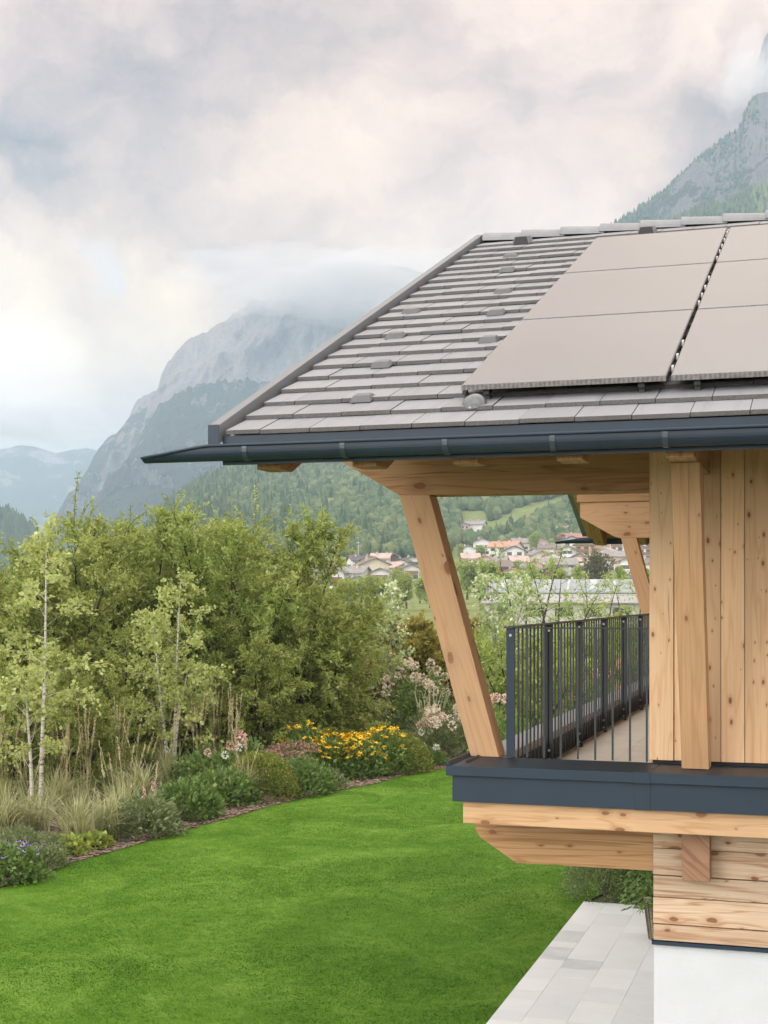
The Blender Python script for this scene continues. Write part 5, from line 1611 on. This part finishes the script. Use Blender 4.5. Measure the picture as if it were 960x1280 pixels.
VT = [(405, 730, 30, 1, 'big round tree left of the large chalet'), (430, 752, 22, 0, 'round tree below the small balcony chalet'), (452, 752, 30, 0, 'large round tree below the large chalet'),
      (414, 757, 18, 1, 'small tree right of the pink shed'), (500, 751, 36, 1, 'large tree in front of the wide grey house left of the strut'), (478, 752, 26, 0, 'tree below the white gabled house'),
      (525, 752, 24, 0, 'tree touching the left side of the strut at field level'), (385, 742, 24, 0, 'tree at the left end of the village by the hornbeam'), (512, 740, 20, 1, 'tree below the balcony house by the strut'),
      (436, 742, 18, 1, 'tree in front of the large chalet wall'), (440, 702, 16, 1, 'tree at the edge of the pale meadow behind the chalet'), (390, 716, 22, 1, 'tree on the slope left of the chalet'),
      (668, 690, 26, 3, 'feathery tree above the white house right of the terracotta roof'), (690, 692, 20, 3, 'feathery tree left of the red brown gable'), (602, 700, 18, 0, 'tree between the pinkish roof and the terracotta roof'),
      (610, 730, 26, 0, 'round tree right of the strut below the village'), (645, 718, 18, 0, 'tree between the brown timbered house and its neighbour'), (664, 732, 26, 3, 'tree in front of the locust and hall, left'),
      (746, 733, 46, 2, 'large purplish tree above the metal roof'), (722, 733, 26, 3, 'tree left of the purplish tree'), (775, 735, 28, 3, 'tree right of the purplish tree'), (712, 712, 14, 1, 'dark tree beside the narrow white house'),
      (768, 707, 16, 0, 'tree below the tall white house by the far strut'), (806, 730, 18, 0, 'tree in the gap between the far strut and the wall'), (700, 735, 24, 0, 'tree behind the left part of the metal roof'),
      (620, 745, 30, 0, 'tree lowest right of the strut'), (590, 735, 28, 0, 'tree behind the strut at field level'), (575, 700, 20, 1, 'tree behind the strut, below the lonely farmhouse'),
      (640, 747, 28, 3, 'tree left of the metal roofed hall'), (605, 668, 12, 1, 'small tree right of the lonely farmhouse on the slope'), (656, 653, 9, 1, 'single round tree on the bright meadow'), (640, 660, 9, 1, 'left tree of the pair low on the bright meadow'),
      (672, 668, 16, 1, 'right tree of the pair low on the bright meadow'), (786, 712, 16, 1, 'tree left of the gap beside the far strut'), (545, 745, 26, 0, 'tree hidden mostly by the strut'), (732, 713, 12, 0, 'tree in front of the pink roof')]
_pl = ['behind the left hornbeams', 'below the pink shed', 'right of the pink shed', 'below the balcony chalet', 'under the large chalet', 'left of the whitebeam top', 'behind the whitebeam top', 'right of the whitebeam top', 'below the wide grey house', 'left of the strut', 'at the edge of the field by the strut', 'just right of the strut', 'second right of the strut', 'third right of the strut', 'behind the taller whitebeam', 'left end of the hall', 'behind the hornbeam edge', 'above the low shed']
for i, (u, vb, wp, k) in enumerate(((375, 752, 36, 1), (398, 771, 34, 0), (424, 764, 36, 1), (440, 760, 38, 0), (462, 762, 40, 1), (470, 757, 34, 0), (488, 760, 36, 0), (508, 757, 38, 1), (497, 764, 34, 0), (538, 756, 42, 0), (552, 762, 40, 1), (584, 745, 42, 0), (600, 752, 44, 0), (618, 748, 40, 1), (608, 735, 32, 0), (636, 752, 40, 3), (382, 735, 30, 1), (404, 741, 24, 0))):
    VT.append((u, vb, wp, k, 'valley tree ' + _pl[i]))
used = set()
for (u, vb, wp, k, lb) in VT:
    d = min(d_of_v(u, vb), 900) if vb < 745 else (250 if vb > 755 else {0: 330, 1: 345, 2: 300, 3: 280}[k])
    if vb >= 728 and u > 600: d = 250
    z = ZC + (HY - vb) * d / F_PX
    r = ray(u, HY); s = wp * d / F_PX / 9.2
    loc = (r[0] * d, r[1] * d, z)
    lab = KIND[k] + ' ' + lb
    if k not in used:
        used.add(k); t = PR[k]; t.location = loc; t.scale = (s, s, s * .95); t['label'] = lab; t.rotation_euler.z = u
    else:
        dup(PR[k], loc, u * 1.7, (s, s, s * random.Random(u).uniform(.85, 1.1)), lab)

# ---------------------------------------------------------------- cloud volumes round the summits and along the far range
def cloudbank(name, label, puffs, dens, col):
    m = bpy.data.materials.new(name); m.use_nodes = True
    nb = NB(m.node_tree); nb.n.clear(); out = nb.node('ShaderNodeOutputMaterial')
    pv_ = nb.node('ShaderNodeVolumePrincipled')
    pv_.inputs['Color'].default_value = col + (1,); pv_.inputs['Density'].default_value = dens; pv_.inputs['Anisotropy'].default_value = .1
    nb.l.new(pv_.outputs[0], out.inputs['Volume'])
    V, F = [], []
    import bmesh
    bm = bmesh.new(); bmesh.ops.create_icosphere(bm, subdivisions=4, radius=1.0)
    bv = [v.co.copy() for v in bm.verts]; bf = [[v.index for v in f.verts] for f in bm.faces]; bm.free()
    for k, (u, v, d, ru, rv, rd) in enumerate(puffs):
        c = PD(u, v, d); s = d / F_PX
        o = len(V)
        VV = []
        for p in bv:
            n = mnoise.fractal(p * 1.6 + Vector((k * 3.1, 0, 0)), 1.0, 2.0, 5) * .42
            q = p * (1 + n)
            x, y = fan(q.x * ru * s, q.y * rd)
            VV.append((c[0] + x, c[1] + y, c[2] + q.z * rv * s))
        ob = np_mesh(name, VV, bf, m, None, None, True)
        tag(ob, label, 'cloudbank', kind='stuff')
CLOUDBANK = True
if CLOUDBANK:
    cloudbank('cloudbank', 'cloud drifting over the summit of the pale mountain',
         [(350, 345, 3350, 120, 30, 170), (385, 366, 3260, 80, 24, 130), (440, 368, 3300, 90, 44, 170), (318, 376, 3240, 52, 17, 90), (345, 380, 3200, 34, 12, 70), (480, 360, 3350, 120, 50, 200), (280, 391, 3230, 28, 9, 50), (255, 400, 3220, 18, 6, 40), (405, 382, 3180, 44, 18, 80), (450, 392, 3200, 50, 22, 80)], .0040, (.97, .95, .94))
    cloudbank('cloudbank', 'cloud between the steep grey mountain and the dark peak behind it', [(942, 96, 2160, 34, 20, 90), (925, 108, 2150, 34, 26, 90), (968, 98, 2150, 40, 20, 90), (932, 72, 2170, 24, 34, 90), (950, 110, 2140, 40, 14, 70)], .0032, (.95, .94, .95))

    cloudbank('cloudbank', 'low white cloud lying along the far range at the left', [(15, 528, 5200, 70, 16, 300), (80, 520, 5250, 60, 12, 250), (60, 545, 5150, 50, 12, 250), (118, 538, 5100, 34, 9, 200), (-40, 535, 5200, 70, 20, 300)], .0022, (.97, .96, .96))

# ---------------------------------------------------------------- haze: the valley air
def haze():
    m = bpy.data.materials.new('haze'); m.use_nodes = True
    nb = NB(m.node_tree); nb.n.clear(); out = nb.node('ShaderNodeOutputMaterial')
    pv_ = nb.node('ShaderNodeVolumePrincipled')
    pv_.inputs['Color'].default_value = (.57, .755, 1.0, 1); pv_.inputs['Density'].default_value = HAZE; pv_.inputs['Anisotropy'].default_value = .15
    nb.l.new(pv_.outputs[0], out.inputs['Volume'])
    V = []
    for (a, d) in ((-6500, -1200), (6500, -1200), (9000, 21000), (-9000, 21000)):
        V.append(fan(a, d))
    b = MB(1)
    b.hexa([(x, y, -60) for x, y in V] + [(x, y, 1050) for x, y in V])
    o = b.build('haze', m); tag(o, 'pale blue valley haze', 'haze', kind='stuff')
HAZE = 2.4e-4
haze()

# ================================================================ SKY, SUN, CAMERA
W = bpy.data.worlds.new('World'); SC.world = W; W.use_nodes = True
nb = NB(W.node_tree); nb.n.clear()
out = nb.node('ShaderNodeOutputWorld'); bg = nb.node('ShaderNodeBackground', {'Strength': 0.1})
SUN = Vector((-0.46, -0.80, 0.30)).normalized()
sky = nb.node('ShaderNodeTexSky', sky_type='NISHITA'); sky.sun_disc = False
sky.sun_elevation = math.asin(SUN.z); sky.sun_rotation = math.atan2(SUN.x, SUN.y)
sky.air_density = 1.0; sky.dust_density = 1.5
dirv = nb.node('ShaderNodeTexCoord').outputs['Generated']
wv = nb.vmath('SCALE', nb.vmath('SUBTRACT', nb.noise(dirv, 7.0, 6, .6, out=1), (.5, .5, .5)), scale=.16)
wd = nb.vmath('ADD', dirv, wv)
L = nb.math('ADD', 0.54, 0.0)
zc_ = nb.node('ShaderNodeSeparateXYZ', {0: dirv}).outputs[2]
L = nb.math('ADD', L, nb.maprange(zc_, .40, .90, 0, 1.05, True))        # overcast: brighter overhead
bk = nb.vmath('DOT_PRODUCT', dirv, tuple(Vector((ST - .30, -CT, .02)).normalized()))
L = nb.math('ADD', L, nb.math('MULTIPLY', nb.maprange(bk, -.1, .85, 0, 1.7, True), nb.maprange(zc_, .15, .70, 1.0, .25, True)))          # unseen low sky behind the viewer brightened, added to light the walls
BL = [  # (picture direction u, v, radius, gain): cloud masses over the valley
 (30, 170, 190, -.22), (0, 60, 200, -.10), (110, 265, 110, -.16), (250, 40, 280, -.13), (520, 20, 260, -.15), (130, 130, 80, .10), (250, 170, 150, -.04),
 (840, 120, 200, -.24), (900, 215, 130, -.16), (760, 190, 95, .16), (620, 200, 170, .06), (480, 170, 100, .07), (400, 250, 190, .10), (340, 350, 150, -.20), (230, 330, 90, .02), (60, 400, 170, .34), (20, 480, 150, .28),
 (160, 300, 60, .14), (245, 385, 95, .36), (520, 300, 200, .02), (50, 545, 110, .12), (700, 90, 120, .02), (560, 100, 130, -.04)]
for (u, v, rad, g) in BL:
    dv = Vector(ray(u, v)).normalized()
    dist = nb.vmath('DISTANCE', wd, tuple(dv))
    L = nb.math('ADD', L, nb.maprange(dist, rad / F_PX * 1.25, 0.0, 0, g, True))
st = nb.vmath('MULTIPLY', wd, (1, 1, 1.7))
L = nb.math('ADD', L, nb.maprange(nb.noise(st, 5.2, 8, .56), .30, .70, -.22, .22))
L = nb.math('ADD', L, nb.maprange(nb.noise(st, 19.0, 7, .60), .30, .70, -.06, .06))
tintc = nb.ramp(nb.maprange(L, .25, 1.7), [(0, (1.50, .985, .740)), (.2, (1.40, .985, .710)), (.40, (1.30, .980, .670)), (.60, (1.22, .975, .76)), (1.0, (1.03, .985, .930))])
cloud = nb.mix(1.0, tintc, nb.node('ShaderNodeCombineXYZ', {0: L, 1: L, 2: L}).outputs[0], 'MULTIPLY')
for (u, v, rad, k) in ((120, 370, 230, .55), (300, 300, 240, .40), (470, 190, 200, .18), (270, 395, 90, .5), (770, 185, 90, .35)):   # evening light on the lower clouds
    dist = nb.vmath('DISTANCE', wd, tuple(Vector(ray(u, v)).normalized()))
    cloud = nb.mix(nb.maprange(dist, rad / F_PX * 1.25, 0.0, 0, k, True), cloud, nb.mix(1.0, cloud, (1.05, 1.0, .72), 'MULTIPLY'))
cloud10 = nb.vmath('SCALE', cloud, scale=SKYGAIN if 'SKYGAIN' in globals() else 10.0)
gap = nb.math('MULTIPLY', nb.maprange(nb.noise(st, 4.0, 6, .6), .62, .76, 0, 1, True), .12)
gd = nb.vmath('DISTANCE', wd, tuple(Vector(ray(150, 300)).normalized()))
gap = nb.math('MAXIMUM', gap, nb.maprange(gd, .022, 0, 0, .45, True))
skyb = nb.vmath('MULTIPLY', sky.outputs[0], (1.15, 1.15, 1.15))
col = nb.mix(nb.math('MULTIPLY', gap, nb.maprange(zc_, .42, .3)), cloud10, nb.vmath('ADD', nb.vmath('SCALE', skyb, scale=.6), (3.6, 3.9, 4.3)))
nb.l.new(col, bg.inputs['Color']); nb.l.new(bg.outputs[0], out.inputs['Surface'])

sl = bpy.data.lights.new('sun', 'SUN'); sl.energy = 1.0; sl.angle = math.radians(24); sl.color = (1.0, .95, .88)
so = bpy.data.objects.new('sun', sl); COL.objects.link(so)
so.rotation_euler = (-SUN).to_track_quat('-Z', 'Y').to_euler(); so.location = (-30, -30, 60)

cam = bpy.data.cameras.new('camera'); co = bpy.data.objects.new('camera', cam); COL.objects.link(co)
co.location = (0, 0, ZC); co.rotation_euler = (math.pi / 2, 0, TH)
cam.sensor_fit = 'HORIZONTAL'; cam.sensor_width = 36.0; cam.lens = F_PX / 960 * 36.0
cam.shift_y = (HY - 640) / 960; cam.clip_start = .1; cam.clip_end = 40000
SC.camera = co

SC.view_settings.view_transform = 'Standard'; SC.view_settings.look = 'None'
SC.view_settings.exposure = 0.75; SC.view_settings.gamma = 1.0; SC.view_settings.use_curve_mapping = False
SC.render.engine = 'CYCLES'
SC.cycles.use_denoising = True
SC.cycles.max_bounces = 6; SC.cycles.volume_bounces = 1; SC.cycles.diffuse_bounces = 4; SC.cycles.transmission_bounces = 2; SC.cycles.glossy_bounces = 3
SC.cycles.volume_max_steps = 256
